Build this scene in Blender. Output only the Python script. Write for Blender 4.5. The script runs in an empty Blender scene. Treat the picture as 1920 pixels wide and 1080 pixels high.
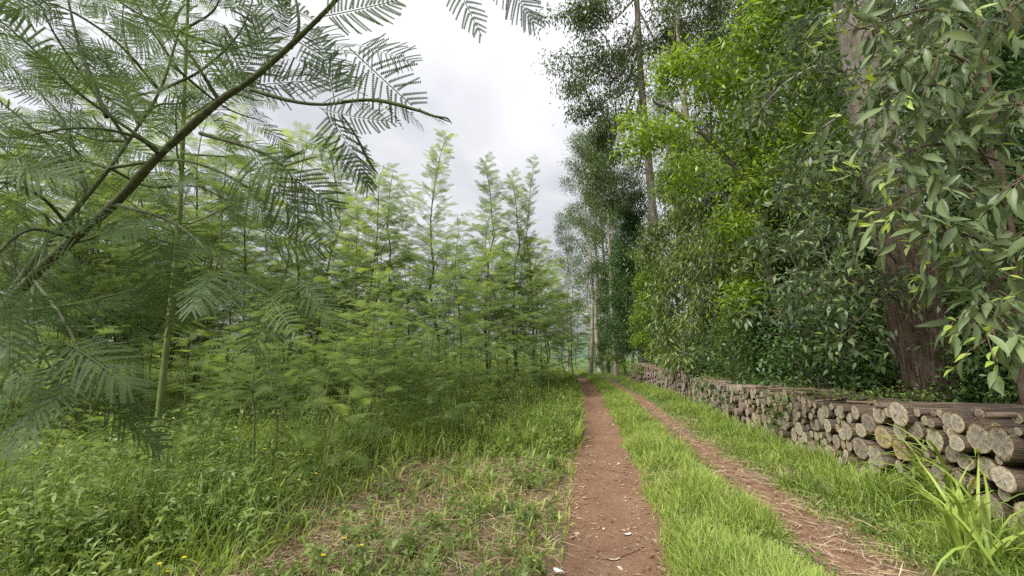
import bpy, math, random
import numpy as np
from mathutils import Vector, Matrix, Euler

R = math.radians
rng = np.random.default_rng(11)
random.seed(5)
sc = bpy.context.scene
COL = sc.collection

# ------------------------------------------------------------------ camera
CAM = np.array([0.0, 0.0, 1.5])
F_PX, PITCH, YAW = 800.0, R(9.2), R(9.8)
cam_d = bpy.data.cameras.new('camera')
cam_d.sensor_width = 36.0
cam_d.lens = 36.0 * F_PX / 1920.0
cam_d.clip_start = 0.05
cam_d.clip_end = 3000
cam = bpy.data.objects.new('camera', cam_d)
cam.location = CAM
cam.rotation_euler = (math.pi / 2 + PITCH, 0, YAW)
COL.objects.link(cam)
sc.camera = cam
CR = np.array(Euler((math.pi / 2 + PITCH, 0, YAW)).to_matrix())

# ------------------------------------------------------------------ sky
SUN_EL, SUN_AZ = 48.0, 222.0
w = bpy.data.worlds.new('World')
sc.world = w
w.use_nodes = True
nt = w.node_tree
nt.nodes.clear()
N = nt.nodes.new
out = N('ShaderNodeOutputWorld')
sky = N('ShaderNodeTexSky')
sky.sky_type = 'NISHITA'
sky.sun_disc = False
sky.sun_elevation = R(SUN_EL)
sky.sun_rotation = R(SUN_AZ)
bg1 = N('ShaderNodeBackground')
bg1.inputs['Strength'].default_value = 0.06
nt.links.new(sky.outputs[0], bg1.inputs[0])
tc = N('ShaderNodeTexCoord')
sep = N('ShaderNodeSeparateXYZ')
nt.links.new(tc.outputs['Generated'], sep.inputs[0])
addz = N('ShaderNodeMath'); addz.operation = 'MAXIMUM'; addz.inputs[1].default_value = 0.0
nt.links.new(sep.outputs['Z'], addz.inputs[0])
addz2 = N('ShaderNodeMath'); addz2.operation = 'ADD'; addz2.inputs[1].default_value = 0.22
nt.links.new(addz.outputs[0], addz2.inputs[0])
dvx = N('ShaderNodeMath'); dvx.operation = 'DIVIDE'
dvy = N('ShaderNodeMath'); dvy.operation = 'DIVIDE'
nt.links.new(sep.outputs['X'], dvx.inputs[0]); nt.links.new(addz2.outputs[0], dvx.inputs[1])
nt.links.new(sep.outputs['Y'], dvy.inputs[0]); nt.links.new(addz2.outputs[0], dvy.inputs[1])
cmb = N('ShaderNodeCombineXYZ')
nt.links.new(dvx.outputs[0], cmb.inputs[0]); nt.links.new(dvy.outputs[0], cmb.inputs[1])
nz = N('ShaderNodeTexNoise')
nz.inputs['Scale'].default_value = 1.5
nz.inputs['Detail'].default_value = 6.0
nz.inputs['Roughness'].default_value = 0.5
nz.inputs['Distortion'].default_value = 0.25
nt.links.new(cmb.outputs[0], nz.inputs['Vector'])
rp = N('ShaderNodeValToRGB')
rp.color_ramp.elements[0].position = 0.36
rp.color_ramp.elements[0].color = (0.70, 0.705, 0.74, 1)
rp.color_ramp.elements[1].position = 0.60
rp.color_ramp.elements[1].color = (1.03, 1.03, 1.05, 1)
nt.links.new(nz.outputs['Fac'], rp.inputs[0])
bg2 = N('ShaderNodeBackground')
nt.links.new(rp.outputs[0], bg2.inputs[0])
# standard overcast luminance: zenith three times the horizon, (1 + 2 sin h) / 3
ov1 = N('ShaderNodeMath'); ov1.operation = 'MULTIPLY_ADD'; ov1.inputs[1].default_value = 2 / 3; ov1.inputs[2].default_value = 1 / 3
nt.links.new(addz.outputs[0], ov1.inputs[0])
ov2 = N('ShaderNodeMath'); ov2.operation = 'MULTIPLY'; ov2.inputs[1].default_value = 0.395
nt.links.new(ov1.outputs[0], ov2.inputs[0])
nt.links.new(ov2.outputs[0], bg2.inputs['Strength'])
mixw = N('ShaderNodeMixShader')
mixw.inputs[0].default_value = 0.93
nt.links.new(bg1.outputs[0], mixw.inputs[1]); nt.links.new(bg2.outputs[0], mixw.inputs[2])
nt.links.new(mixw.outputs[0], out.inputs[0])

sun_d = bpy.data.lights.new('sun', 'SUN')
sun_d.energy = 1.5
sun_d.angle = R(30)
sun_d.color = (1.0, 0.96, 0.9)
sun = bpy.data.objects.new('sun', sun_d)
_az = R(SUN_AZ)
_d = Vector((math.sin(_az) * math.cos(R(SUN_EL)), math.cos(_az) * math.cos(R(SUN_EL)), math.sin(R(SUN_EL))))
sun.rotation_euler = _d.to_track_quat('Z', 'Y').to_euler()
COL.objects.link(sun)

vs = sc.view_settings
vs.view_transform = 'Standard'
vs.look = 'None'
vs.gamma = 1.0
vs.use_curve_mapping = False
vs.exposure = 2.05
sc.render.engine = 'CYCLES'
sc.cycles.max_bounces = 6
sc.cycles.diffuse_bounces = 3
sc.cycles.glossy_bounces = 2
sc.cycles.transmission_bounces = 4
sc.cycles.use_denoising = False

# ------------------------------------------------------------------ helpers
def ray(px, py):
    v = np.array([(px - 960.0) / F_PX, -(py - 540.0) / F_PX, -1.0])
    return CR @ v

def at(px, py, d):
    """point at camera-forward depth d metres"""
    return CAM + ray(px, py) * d

def gnd(px, py):
    v = ray(px, py)
    return CAM + v * (-CAM[2] / v[2])

def col_at(px, Y):
    """ground point where world-Y = Y and the view column is px at eye height"""
    v = ray(px, 669.5)
    return np.array([v[0] / v[1] * Y, Y, 0.0])

def norm(v):
    return v / np.maximum(np.linalg.norm(v, axis=-1, keepdims=True), 1e-9)

def vnoise(x, y, s, seed=0):
    """cheap smooth value noise, vectorised, roughly 0..1"""
    x = np.asarray(x, float) / s + seed * 17.3
    y = np.asarray(y, float) / s + seed * 7.7
    xi, yi = np.floor(x), np.floor(y)
    fx, fy = x - xi, y - yi
    fx, fy = fx * fx * (3 - 2 * fx), fy * fy * (3 - 2 * fy)
    def h(a, b):
        v = np.sin(a * 127.1 + b * 311.7 + seed * 13.7) * 43758.5453
        return v - np.floor(v)
    return (h(xi, yi) * (1 - fx) + h(xi + 1, yi) * fx) * (1 - fy) + (h(xi, yi + 1) * (1 - fx) + h(xi + 1, yi + 1) * fx) * fy

def bend(y):
    return -0.0022 * np.maximum(np.asarray(y, float) - 15, 0) ** 2
def rut_l(y):
    return 0.13 + 0.10 * np.exp(-((np.asarray(y, float) - 9) / 5) ** 2) + bend(y)
def rut_r(y):
    return 1.83 + 0.06 * np.sin(np.asarray(y, float) * 0.5) + bend(y)

def HT(x, y):
    x = np.asarray(x, float); y = np.asarray(y, float)
    d = -0.055 * np.exp(-((x - rut_l(y)) / 0.36) ** 2) - 0.045 * np.exp(-((x - rut_r(y)) / 0.36) ** 2)
    d = d + 0.03 * np.exp(-((x - 1.1 - bend(y)) / 0.5) ** 2)
    amp = np.clip((np.abs(x - 1.1) - 0.8) / 1.5, 0.15, 1)
    d = d + amp * (0.10 * (vnoise(x, y, 1.1, 1) - .5) + 0.05 * (vnoise(x, y, .35, 2) - .5))
    d = d + 0.010 * (vnoise(x, y, .12, 3) - .5)
    return d

class MB:
    def __init__(s):
        s.V, s.P, s.T, s.M, s.n = [], [], [], [], 0
    def add(s, V, F, tint=0.5, mat=0):
        V = np.asarray(V, float).reshape(-1, 3)
        F = np.asarray(F, int)
        s.V.append(V)
        s.P.append(F + s.n)
        t = np.asarray(tint, float)
        s.T.append(np.full(len(V), float(t)) if t.ndim == 0 else t)
        s.M.append(np.full(len(F), mat, int))
        s.n += len(V)
        return s
    def mesh(s, name, mats, smooth=True):
        me = bpy.data.meshes.new(name)
        V = np.concatenate(s.V)
        tot = np.concatenate([np.full(len(p), p.shape[1]) for p in s.P])
        loops = np.concatenate([p.ravel() for p in s.P])
        start = np.concatenate([[0], np.cumsum(tot)[:-1]])
        me.vertices.add(len(V)); me.vertices.foreach_set('co', V.ravel().astype(np.float32))
        me.loops.add(len(loops)); me.loops.foreach_set('vertex_index', loops.astype(np.int32))
        me.polygons.add(len(tot))
        me.polygons.foreach_set('loop_start', start.astype(np.int32))
        me.polygons.foreach_set('loop_total', tot.astype(np.int32))
        me.polygons.foreach_set('material_index', np.concatenate(s.M).astype(np.int32))
        if smooth:
            me.polygons.foreach_set('use_smooth', np.ones(len(tot), bool))
        for m in mats:
            me.materials.append(m)
        me.update(calc_edges=True)
        a = me.attributes.new('tint', 'FLOAT', 'POINT')
        a.data.foreach_set('value', np.concatenate(s.T).astype(np.float32))
        return me

def link(name, me, parent=None, loc=None):
    o = bpy.data.objects.new(name, me)
    COL.objects.link(o)
    if parent is not None:
        o.parent = parent
    if loc is not None:
        o.location = loc
    return o

def tag(o, label=None, cat=None, group=None, kind=None):
    if label: o['label'] = label
    if cat: o['category'] = cat
    if group: o['group'] = group
    if kind: o['kind'] = kind
    return o

def thing(name, label, cat, loc=(0, 0, 0), group=None):
    o = bpy.data.objects.new(name, None)
    o.empty_display_size = 0.1
    COL.objects.link(o)
    o.location = loc
    return tag(o, label, cat, group)

def tube(mb, pts, rad, sides=6, tint=0.5, mat=0, cap=False, rough=0.0):
    pts = np.asarray(pts, float); n = len(pts)
    rad = np.broadcast_to(np.asarray(rad, float), (n,))
    tan = norm(np.gradient(pts, axis=0))
    ref = np.array([0.31, 0.17, 0.93]) if abs(tan[0][2]) < .8 else np.array([1.0, 0.1, 0])
    X = norm(np.cross(tan, ref)); Y = np.cross(tan, X)
    a = np.arange(sides) * 2 * math.pi / sides
    rr = rad[:, None] * (1 + (rough * (rng.random((n, sides)) - .5) if rough else 0))
    V = pts[:, None] + rr[..., None] * (np.cos(a)[None, :, None] * X[:, None] + np.sin(a)[None, :, None] * Y[:, None])
    i = np.arange(n - 1)[:, None] * sides; j = np.arange(sides)[None]; k = (j + 1) % sides
    F = np.stack([i + j, i + k, i + sides + k, i + sides + j], -1).reshape(-1, 4)
    mb.add(V, F, tint, mat)
    if cap:
        c0 = np.arange(sides)[::-1][None]
        mb.add(V[0], c0, tint, mat); mb.add(V[-1], np.arange(sides)[None], tint, mat)

def curve_pts(ctrl, n):
    """Catmull-Rom through control points"""
    P = np.asarray(ctrl, float)
    P = np.vstack([2 * P[0] - P[1], P, 2 * P[-1] - P[-2]])
    t = np.linspace(0, len(P) - 3 - 1e-6, n)
    i = t.astype(int); f = (t - i)[:, None]
    a, b, c, d = P[i], P[i + 1], P[i + 2], P[i + 3]
    return .5 * (2 * b + (c - a) * f + (2 * a - 5 * b + 4 * c - d) * f ** 2 + (3 * b - a - 3 * c + d) * f ** 3)

# ------------------------------------------------------------------ materials
def newmat(name):
    m = bpy.data.materials.new(name)
    m.use_nodes = True
    t = m.node_tree
    t.nodes.clear()
    return m, t

def ramp(t, stops, fac):
    r = t.nodes.new('ShaderNodeValToRGB')
    e = r.color_ramp.elements
    while len(e) < len(stops):
        e.new(0.5)
    for el, (p, c) in zip(e, stops):
        el.position = p; el.color = (*c, 1)
    t.links.new(fac, r.inputs[0])
    return r.outputs[0]

def noise(t, scale, detail=4, rough=0.6, vec=None, dist=0.0):
    n = t.nodes.new('ShaderNodeTexNoise')
    n.inputs['Scale'].default_value = scale
    n.inputs['Detail'].default_value = detail
    n.inputs['Roughness'].default_value = rough
    n.inputs['Distortion'].default_value = dist
    if vec is not None:
        t.links.new(vec, n.inputs['Vector'])
    return n.outputs['Fac']

def objco(t, scale=(1, 1, 1)):
    c = t.nodes.new('ShaderNodeTexCoord')
    m = t.nodes.new('ShaderNodeMapping')
    m.inputs['Scale'].default_value = scale
    t.links.new(c.outputs['Object'], m.inputs[0])
    return m.outputs[0]

def bump(t, h, strength, dist=0.02):
    b = t.nodes.new('ShaderNodeBump')
    b.inputs['Strength'].default_value = strength
    b.inputs['Distance'].default_value = dist
    t.links.new(h, b.inputs['Height'])
    return b.outputs[0]

def mathn(t, op, a, b):
    m = t.nodes.new('ShaderNodeMath'); m.operation = op
    for i, v in enumerate((a, b)):
        if isinstance(v, (int, float)): m.inputs[i].default_value = v
        else: t.links.new(v, m.inputs[i])
    return m.outputs[0]

def mixc(t, fac, a, b):
    m = t.nodes.new('ShaderNodeMix'); m.data_type = 'RGBA'
    if isinstance(fac, (int, float)): m.inputs[0].default_value = fac
    else: t.links.new(fac, m.inputs[0])
    for i, v in ((6, a), (7, b)):
        if isinstance(v, tuple): m.inputs[i].default_value = (*v, 1)
        else: t.links.new(v, m.inputs[i])
    return m.outputs[2]

def leafmat(name, stops, trans=0.35, rough=0.45, spec=0.4, objvar=0.15):
    m, t = newmat(name)
    at_ = t.nodes.new('ShaderNodeAttribute'); at_.attribute_name = 'tint'
    oi = t.nodes.new('ShaderNodeObjectInfo')
    v = mathn(t, 'ADD', at_.outputs['Fac'], mathn(t, 'MULTIPLY', mathn(t, 'SUBTRACT', oi.outputs['Random'], 0.5), objvar))
    c = ramp(t, stops, v)
    p = t.nodes.new('ShaderNodeBsdfPrincipled')
    p.inputs['Roughness'].default_value = rough
    p.inputs['Specular IOR Level'].default_value = spec
    t.links.new(c, p.inputs['Base Color'])
    tr = t.nodes.new('ShaderNodeBsdfTranslucent')
    hs = t.nodes.new('ShaderNodeHueSaturation')
    hs.inputs['Hue'].default_value = 0.485; hs.inputs['Saturation'].default_value = 1.1; hs.inputs['Value'].default_value = 1.25
    t.links.new(c, hs.inputs['Color']); t.links.new(hs.outputs[0], tr.inputs[0])
    mx = t.nodes.new('ShaderNodeMixShader'); mx.inputs[0].default_value = trans
    t.links.new(p.outputs[0], mx.inputs[1]); t.links.new(tr.outputs[0], mx.inputs[2])
    o = t.nodes.new('ShaderNodeOutputMaterial'); t.links.new(mx.outputs[0], o.inputs[0])
    return m

def solidmat(name, colf, rough=0.9, bumpf=None, spec=0.2):
    m, t = newmat(name)
    p = t.nodes.new('ShaderNodeBsdfPrincipled')
    p.inputs['Roughness'].default_value = rough
    p.inputs['Specular IOR Level'].default_value = spec
    c = colf(t)
    if isinstance(c, tuple): p.inputs['Base Color'].default_value = (*c, 1)
    else: t.links.new(c, p.inputs['Base Color'])
    if bumpf: t.links.new(bumpf(t), p.inputs['Normal'])
    o = t.nodes.new('ShaderNodeOutputMaterial'); t.links.new(p.outputs[0], o.inputs[0])
    return m

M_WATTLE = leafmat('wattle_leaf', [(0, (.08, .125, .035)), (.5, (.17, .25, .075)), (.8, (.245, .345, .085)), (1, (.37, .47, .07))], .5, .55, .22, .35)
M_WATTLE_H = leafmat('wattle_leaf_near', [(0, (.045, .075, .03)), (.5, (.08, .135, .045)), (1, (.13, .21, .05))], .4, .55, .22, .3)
M_EUC = leafmat('eucalyptus_leaf', [(0, (.05, .072, .03)), (.5, (.10, .16, .045)), (.85, (.19, .27, .065)), (1, (.31, .38, .08))], .32, .45, .4, .2)
M_EUCB = leafmat('eucalyptus_leaf_blue', [(0, (.065, .10, .065)), (.5, (.135, .19, .08)), (.85, (.22, .285, .12)), (1, (.32, .44, .07))], .3, .42, .42, .1)
M_BRIGHT = leafmat('bright_leaf', [(0, (.07, .12, .022)), (.5, (.145, .26, .035)), (1, (.31, .43, .05))], .42, .42, .4, .2)
M_BROAD = leafmat('broad_leaf', [(0, (.035, .075, .025)), (.5, (.075, .15, .04)), (1, (.15, .26, .06))], .32, .42, .45, .25)
M_GRASS = leafmat('grass_blade', [(0, (.085, .14, .03)), (.45, (.22, .32, .055)), (.8, (.37, .47, .10)), (.92, (.34, .36, .14)), (1, (.42, .36, .2))], .35, .5, .35, 0)
M_WEED = leafmat('weed_leaf', [(0, (.075, .125, .035)), (.5, (.165, .245, .06)), (1, (.32, .40, .12))], .4, .45, .4, 0)
M_DRY = leafmat('dry_leaf', [(0, (.14, .075, .04)), (.5, (.36, .26, .16)), (1, (.58, .48, .34))], .15, .7, .2, 0)
M_YELLOW = solidmat('yellow_petal', lambda t: (.75, .55, .01), .6)

def bark_col(c1, c2, c3, sc_=(6, 6, 1.2), n=3):
    def f(t):
        v = objco(t, sc_)
        return ramp(t, [(.3, c1), (.52, c2), (.72, c3)], noise(t, n, 6, .65, v, .4))
    return f
def bark_bump(sc_=(9, 9, 1.0), n=4, s=.8, d=.03):
    return lambda t: bump(t, noise(t, n, 6, .7, objco(t, sc_), .6), s, d)

M_BARK_EUC = solidmat('smooth_grey_bark', bark_col((.16, .12, .09), (.33, .29, .25), (.46, .43, .39), (2, 2, .6), 2), .85, bark_bump((5, 5, .8), 3, .4, .02))
M_BARK_FIB = solidmat('fibrous_brown_bark', bark_col((.05, .03, .02), (.13, .085, .06), (.24, .18, .14), (14, 14, .9), 2.2), .95, bark_bump((16, 16, .9), 2.2, 1.0, .06))
def big_bark(t):
    lo = bark_col((.042, .029, .02), (.135, .096, .067), (.27, .205, .155), (14, 14, .9), 2.2)(t)
    hi = bark_col((.16, .12, .09), (.34, .30, .26), (.50, .47, .43), (2, 2, .6), 2)(t)
    c = t.nodes.new('ShaderNodeTexCoord'); sp = t.nodes.new('ShaderNodeSeparateXYZ'); t.links.new(c.outputs['Object'], sp.inputs[0])
    k = mathn(t, 'ADD', sp.outputs['Z'], mathn(t, 'MULTIPLY', noise(t, 1.6, 4, .6, objco(t, (3, 3, .8))), 2.4))
    return mixc(t, ramp(t, [(.42, (0, 0, 0)), (.5, (1, 1, 1))], mathn(t, 'MULTIPLY', k, .1)), lo, hi)
M_BARK_BIG = solidmat('fibrous_then_smooth_bark', big_bark, .95, bark_bump((16, 16, .9), 2.2, .9, .05))
M_BARK_GRN = solidmat('green_stem', bark_col((.03, .035, .018), (.075, .095, .036), (.15, .18, .075), (14, 14, 6), 4), .8, bark_bump((14, 14, 8), 5, .7, .012), .25)
M_STEM = solidmat('sapling_stem', bark_col((.06, .065, .03), (.12, .14, .055), (.20, .22, .10), (8, 8, 2), 3), .8, bark_bump((9, 9, 3), 4, .3, .01), .25)
M_BARK_LICH = solidmat('lichen_bark', bark_col((.06, .05, .035), (.15, .13, .1), (.34, .33, .29), (5, 5, 3), 3), .95, bark_bump((6, 6, 4), 4, .6, .02))
M_BARK_RED = solidmat('reddish_bark', bark_col((.05, .035, .025), (.13, .09, .065), (.24, .19, .15), (6, 6, 1), 2.5), .85, bark_bump((8, 8, 1), 3, .5, .02))
M_TWIG = solidmat('dry_twig', bark_col((.08, .05, .035), (.18, .12, .085), (.3, .23, .17), (6, 6, 6), 5), .9)

def soil(t, litter):
    v = objco(t)
    red = ramp(t, [(.25, (.11, .055, .034)), (.5, (.205, .120, .075)), (.75, (.34, .225, .15))], noise(t, 2.3, 10, .75, v, .6))
    fine = ramp(t, [(.3, (.10, .05, .032)), (.52, (.225, .13, .08)), (.68, (.46, .33, .22))], noise(t, 60, 6, .8, v))
    c = mixc(t, .42, red, fine)
    if litter:
        lit = ramp(t, [(.3, (.05, .045, .02)), (.5, (.12, .10, .055)), (.7, (.28, .22, .14))], noise(t, 22, 6, .75, v, .8))
        k = ramp(t, [(.40, (0, 0, 0)), (.58, (1, 1, 1))], noise(t, .9, 4, .6, v))
        c = mixc(t, mathn(t, 'MULTIPLY', mathn(t, 'ADD', k, .35), .7), c, lit)
        sp = t.nodes.new('ShaderNodeSeparateXYZ'); t.links.new(v, sp.inputs[0])
        far = mathn(t, 'MAXIMUM', mathn(t, 'MULTIPLY', mathn(t, 'SUBTRACT', sp.outputs['Y'], 9.0), .12), mathn(t, 'MULTIPLY', mathn(t, 'SUBTRACT', mathn(t, 'ABSOLUTE', sp.outputs['X'], 0), 5.0), .15))
        cl = t.nodes.new('ShaderNodeClamp'); t.links.new(far, cl.inputs[0]); cl.inputs[2].default_value = .9
        c = mixc(t, cl.outputs[0], c, ramp(t, [(.3, (.05, .085, .025)), (.6, (.10, .16, .045)), (.8, (.16, .21, .07))], noise(t, 6, 6, .7, v)))
    return c
M_GROUND = solidmat('ground_soil', lambda t: soil(t, True), .95, lambda t: bump(t, noise(t, 35, 8, .75, objco(t)), .7, .03), .15)
M_PATH = solidmat('red_earth', lambda t: soil(t, False), .95, lambda t: bump(t, noise(t, 16, 8, .7, objco(t)), .8, .05), .15)
M_HILL = solidmat('wooded_hill', lambda t: ramp(t, [(.35, (.06, .095, .06)), (.65, (.12, .165, .11))], noise(t, .05, 6, .7, objco(t))), 1.0)

# ------------------------------------------------------------------ ground, paths, hill
def sinh_axis(n, lim, k, c=0.0):
    u = np.linspace(-1, 1, n)
    return c + lim * np.sinh(k * u) / math.sinh(k)

gx = sinh_axis(330, 700, 7.6, 0.0)
gy = sinh_axis(330, 700, 7.6, 5.0)
GX, GY = np.meshgrid(gx, gy)
GZ = HT(GX, GY)
GV = np.stack([GX, GY, GZ], -1).reshape(-1, 3)
a_ = np.arange(329)
i_, j_ = np.meshgrid(a_, a_, indexing='ij')
b_ = (i_ * 330 + j_).ravel()
ground = link('ground', MB().add(GV, np.stack([b_, b_ + 1, b_ + 331, b_ + 330], -1)).mesh('ground', [M_GROUND]))
tag(ground, 'red earth ground with brown litter under the grass and thicket', None, None, 'structure')

def path_ribbon(fc, hw, seed):
    ys = np.concatenate([np.arange(-4, 14, .06), np.arange(14, 46, .25)])
    us = np.linspace(-1, 1, 15)
    wl = hw * (0.8 + .55 * vnoise(ys, ys * 0, .9, seed) + .18 * (vnoise(ys, ys * 0, .16, seed + 1) - .5))
    wr = hw * (0.8 + .55 * vnoise(ys, ys * 0, .9, seed + 2) + .18 * (vnoise(ys, ys * 0, .16, seed + 3) - .5))
    fade = np.clip((44 - ys) / 16, .15, 1)
    x = fc(ys)[:, None] + np.where(us[None] < 0, us[None] * wl[:, None], us[None] * wr[:, None]) * fade[:, None]
    y = np.broadcast_to(ys[:, None], x.shape)
    z = HT(x, y) + .014 - .012 * np.abs(us[None]) ** 4
    V = np.stack([x, y, z], -1)
    n, k = x.shape
    ii, jj = np.meshgrid(np.arange(n - 1), np.arange(k - 1), indexing='ij')
    b = (ii * k + jj).ravel()
    return MB().add(V, np.stack([b, b + 1, b + k + 1, b + k], -1)).mesh('dirt_path', [M_PATH])

p1 = link('dirt_path', path_ribbon(rut_l, .42, 3))
tag(p1, 'left wheel track of bare red earth running beside the thicket', None, None, 'structure')
p2 = link('dirt_path', path_ribbon(rut_r, .23, 8))
tag(p2, 'right wheel track of red earth beside the log pile', None, None, 'structure')

hx = np.linspace(-500, 500, 60); hy = np.linspace(380, 900, 24)
HX, HY = np.meshgrid(hx, hy)
HZ = -2 + 40 * np.sin(np.clip((HY - 380) / 520, 0, 1) * math.pi) ** .8 * (.55 + .6 * vnoise(HX, HY, 190, 4)) + 6 * vnoise(HX, HY, 25, 5)
ii, jj = np.meshgrid(np.arange(23), np.arange(59), indexing='ij')
b = (ii * 60 + jj).ravel()
hill = link('hill', MB().add(np.stack([HX, HY, HZ], -1), np.stack([b, b + 1, b + 61, b + 60], -1)).mesh('hill', [M_HILL]))
tag(hill, 'distant wooded hill beyond the end of the track', None, None, 'structure')

# ------------------------------------------------------------------ foliage primitives
def frame(D, U):
    D = norm(D); X = norm(np.cross(D, U)); Z = np.cross(X, D)
    return X, D, Z

def leaves(mb, P, D, U, L, W, tint, mat=0, droop=.12, fold=.18):
    n = len(P)
    L = np.broadcast_to(L, (n,))[:, None]; W = np.broadcast_to(W, (n,))[:, None]
    X, D, Z = frame(D, U)
    m = P + D * L * .42
    V = np.stack([P, m + X * W * .5 + Z * W * fold, P + D * L - Z * L * droop, m - X * W * .5 + Z * W * fold], 1)
    F = np.arange(n * 4).reshape(n, 4)
    mb.add(V, F, np.repeat(np.broadcast_to(tint, (n,)), 4), mat)

def rand_dir(n, down=0.0, flat=1.0):
    v = rng.normal(size=(n, 3))
    v[:, 2] *= flat
    v = norm(v)
    v[:, 2] -= down
    return norm(v)

def blades(mb, x, y, h, wd, lean, tint, z0=None):
    """grass blades, seven vertices each"""
    n = len(x)
    z = HT(x, y) - .01 if z0 is None else z0
    az = rng.random(n) * 2 * math.pi
    d = np.stack([np.cos(az), np.sin(az), np.zeros(n)], -1)
    a2 = az + math.pi / 2 + rng.normal(size=n) * .5
    s = np.stack([np.cos(a2), np.sin(a2), np.zeros(n)], -1)
    P = np.stack([x, y, z], -1)
    V = np.zeros((n, 7, 3))
    for k, (t, wf) in enumerate(((0, .75), (.38, 1.0), (.74, .62))):
        c = P + d * (lean * h * t ** 1.8)[:, None] + np.array([0, 0, 1.0]) * (h * (t - .45 * np.minimum(lean, 1.2) * t ** 2.4))[:, None]
        V[:, 2 * k] = c - s * (wd * wf * .5)[:, None]
        V[:, 2 * k + 1] = c + s * (wd * wf * .5)[:, None]
    V[:, 6] = P + d * (lean * h)[:, None] + np.array([0, 0, 1.0]) * (h * (1 - .45 * np.minimum(lean, 1.2)))[:, None]
    o = np.arange(n)[:, None] * 7
    T = np.repeat(tint, 7)
    tint = np.where(rng.random(n) < .05, rng.uniform(.9, 1.0, n), np.minimum(tint, .86))
    T = np.repeat(tint, 7)
    b0 = mb.n
    mb.add(V, np.concatenate([o + np.array([[0, 1, 3, 2]]), o + np.array([[2, 3, 5, 4]])]), T)
    mb.P.append(o + np.array([[4, 5, 6]]) + b0)
    mb.M.append(np.zeros(n, int))

def frond_template(pairs, L, pl, w, leaflets=0, droop=.25, vfold=.15, seed=0):
    """bipinnate leaf: rachis along +Y, face up +Z; returns a list of (V, F)"""
    r = np.random.default_rng(seed)
    res = []
    def bendz(V):
        V = np.array(V, float)
        V[..., 2] -= droop * (V[..., 1] / L) ** 2 * L
        return V
    ys = np.linspace(0, L, 6)
    rw = L * .006
    rv = np.stack([np.stack([-rw + 0 * ys, ys, 0 * ys], -1), np.stack([rw + 0 * ys, ys, 0 * ys], -1)], 1).reshape(-1, 3)
    rf = np.array([[2 * k, 2 * k + 1, 2 * k + 3, 2 * k + 2] for k in range(5)])
    res.append((bendz(rv), rf))
    Vs, Fs, n = [], [], 0
    skip = leaflets > 10
    for k in range(pairs):
        t = .10 + .90 * (k + .5) / pairs
        env = (math.sin(math.pi * min(.16 + .80 * t, 1))) ** .55
        for sgn in (-1, 1):
            if skip and r.random() < .04: continue
            ln = pl * env * r.uniform(.82, 1.1)
            ang = R(72 - 34 * t + r.normal() * (5.5 if skip else 3))
            d = np.array([sgn * math.sin(ang), math.cos(ang), vfold + (r.normal() * .10 if skip else 0)])
            d /= np.linalg.norm(d)
            side = np.array([-d[1] * sgn, d[0] * sgn, 0]); side /= np.linalg.norm(side)
            b0 = np.array([0, t * L, 0])
            if leaflets:
                for q in range(leaflets):
                    s = .06 + .94 * (q + .5) / leaflets
                    c = b0 + d * ln * s + np.array([0, 0, -.14 * ln * s * s])
                    ww = w * (1 - .35 * s)
                    for g in (-1, 1):
                        e = c + side * g * ww * .5 + d * ww * .22
                        hb = d * ln / leaflets * .46
                        Vs += [c - hb, c + hb, e + hb * .6, e - hb * .6]
                        Fs.append([n, n + 1, n + 2, n + 3]); n += 4
            else:
                for (s0, s1) in ((.03, .55), (.55, 1.0)):
                    pts = []
                    for s, wf in ((s0, .7 if s0 < .1 else 1.0), (s1, 1.0 if s1 < .9 else .45)):
                        c = b0 + d * ln * s + np.array([0, 0, -.18 * ln * s * s])
                        pts += [c - side * w * wf * .5, c + side * w * wf * .5]
                    Vs += [pts[0], pts[1], pts[3], pts[2]]
                    Fs.append([n, n + 1, n + 2, n + 3]); n += 4
    res.append((bendz(np.array(Vs)), np.array(Fs)))
    return res

def put_fronds(mb, tmpl, P, D, U, S, tint, mat=0):
    X, Dn, Z = frame(D, U)
    n = len(P)
    B = np.stack([X, Dn, Z], -1) * np.broadcast_to(S, (n,))[:, None, None]
    for (V, F) in tmpl:
        W = np.einsum('nij,mj->nmi', B, V) + P[:, None]
        FF = (np.arange(n)[:, None, None] * len(V) + F[None]).reshape(-1, F.shape[1])
        mb.add(W, FF, np.repeat(np.broadcast_to(tint, (n,)), len(V)), mat)

LOWF = [frond_template(13, 1.0, .40, .032, 0, dr, .12, s) for dr, s in ((.18, 1), (.32, 2), (.1, 3))]
MIDF = [frond_template(14, 1.0, .40, .036, 9, dr, .12, s) for dr, s in ((.2, 4), (.35, 5))]

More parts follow.
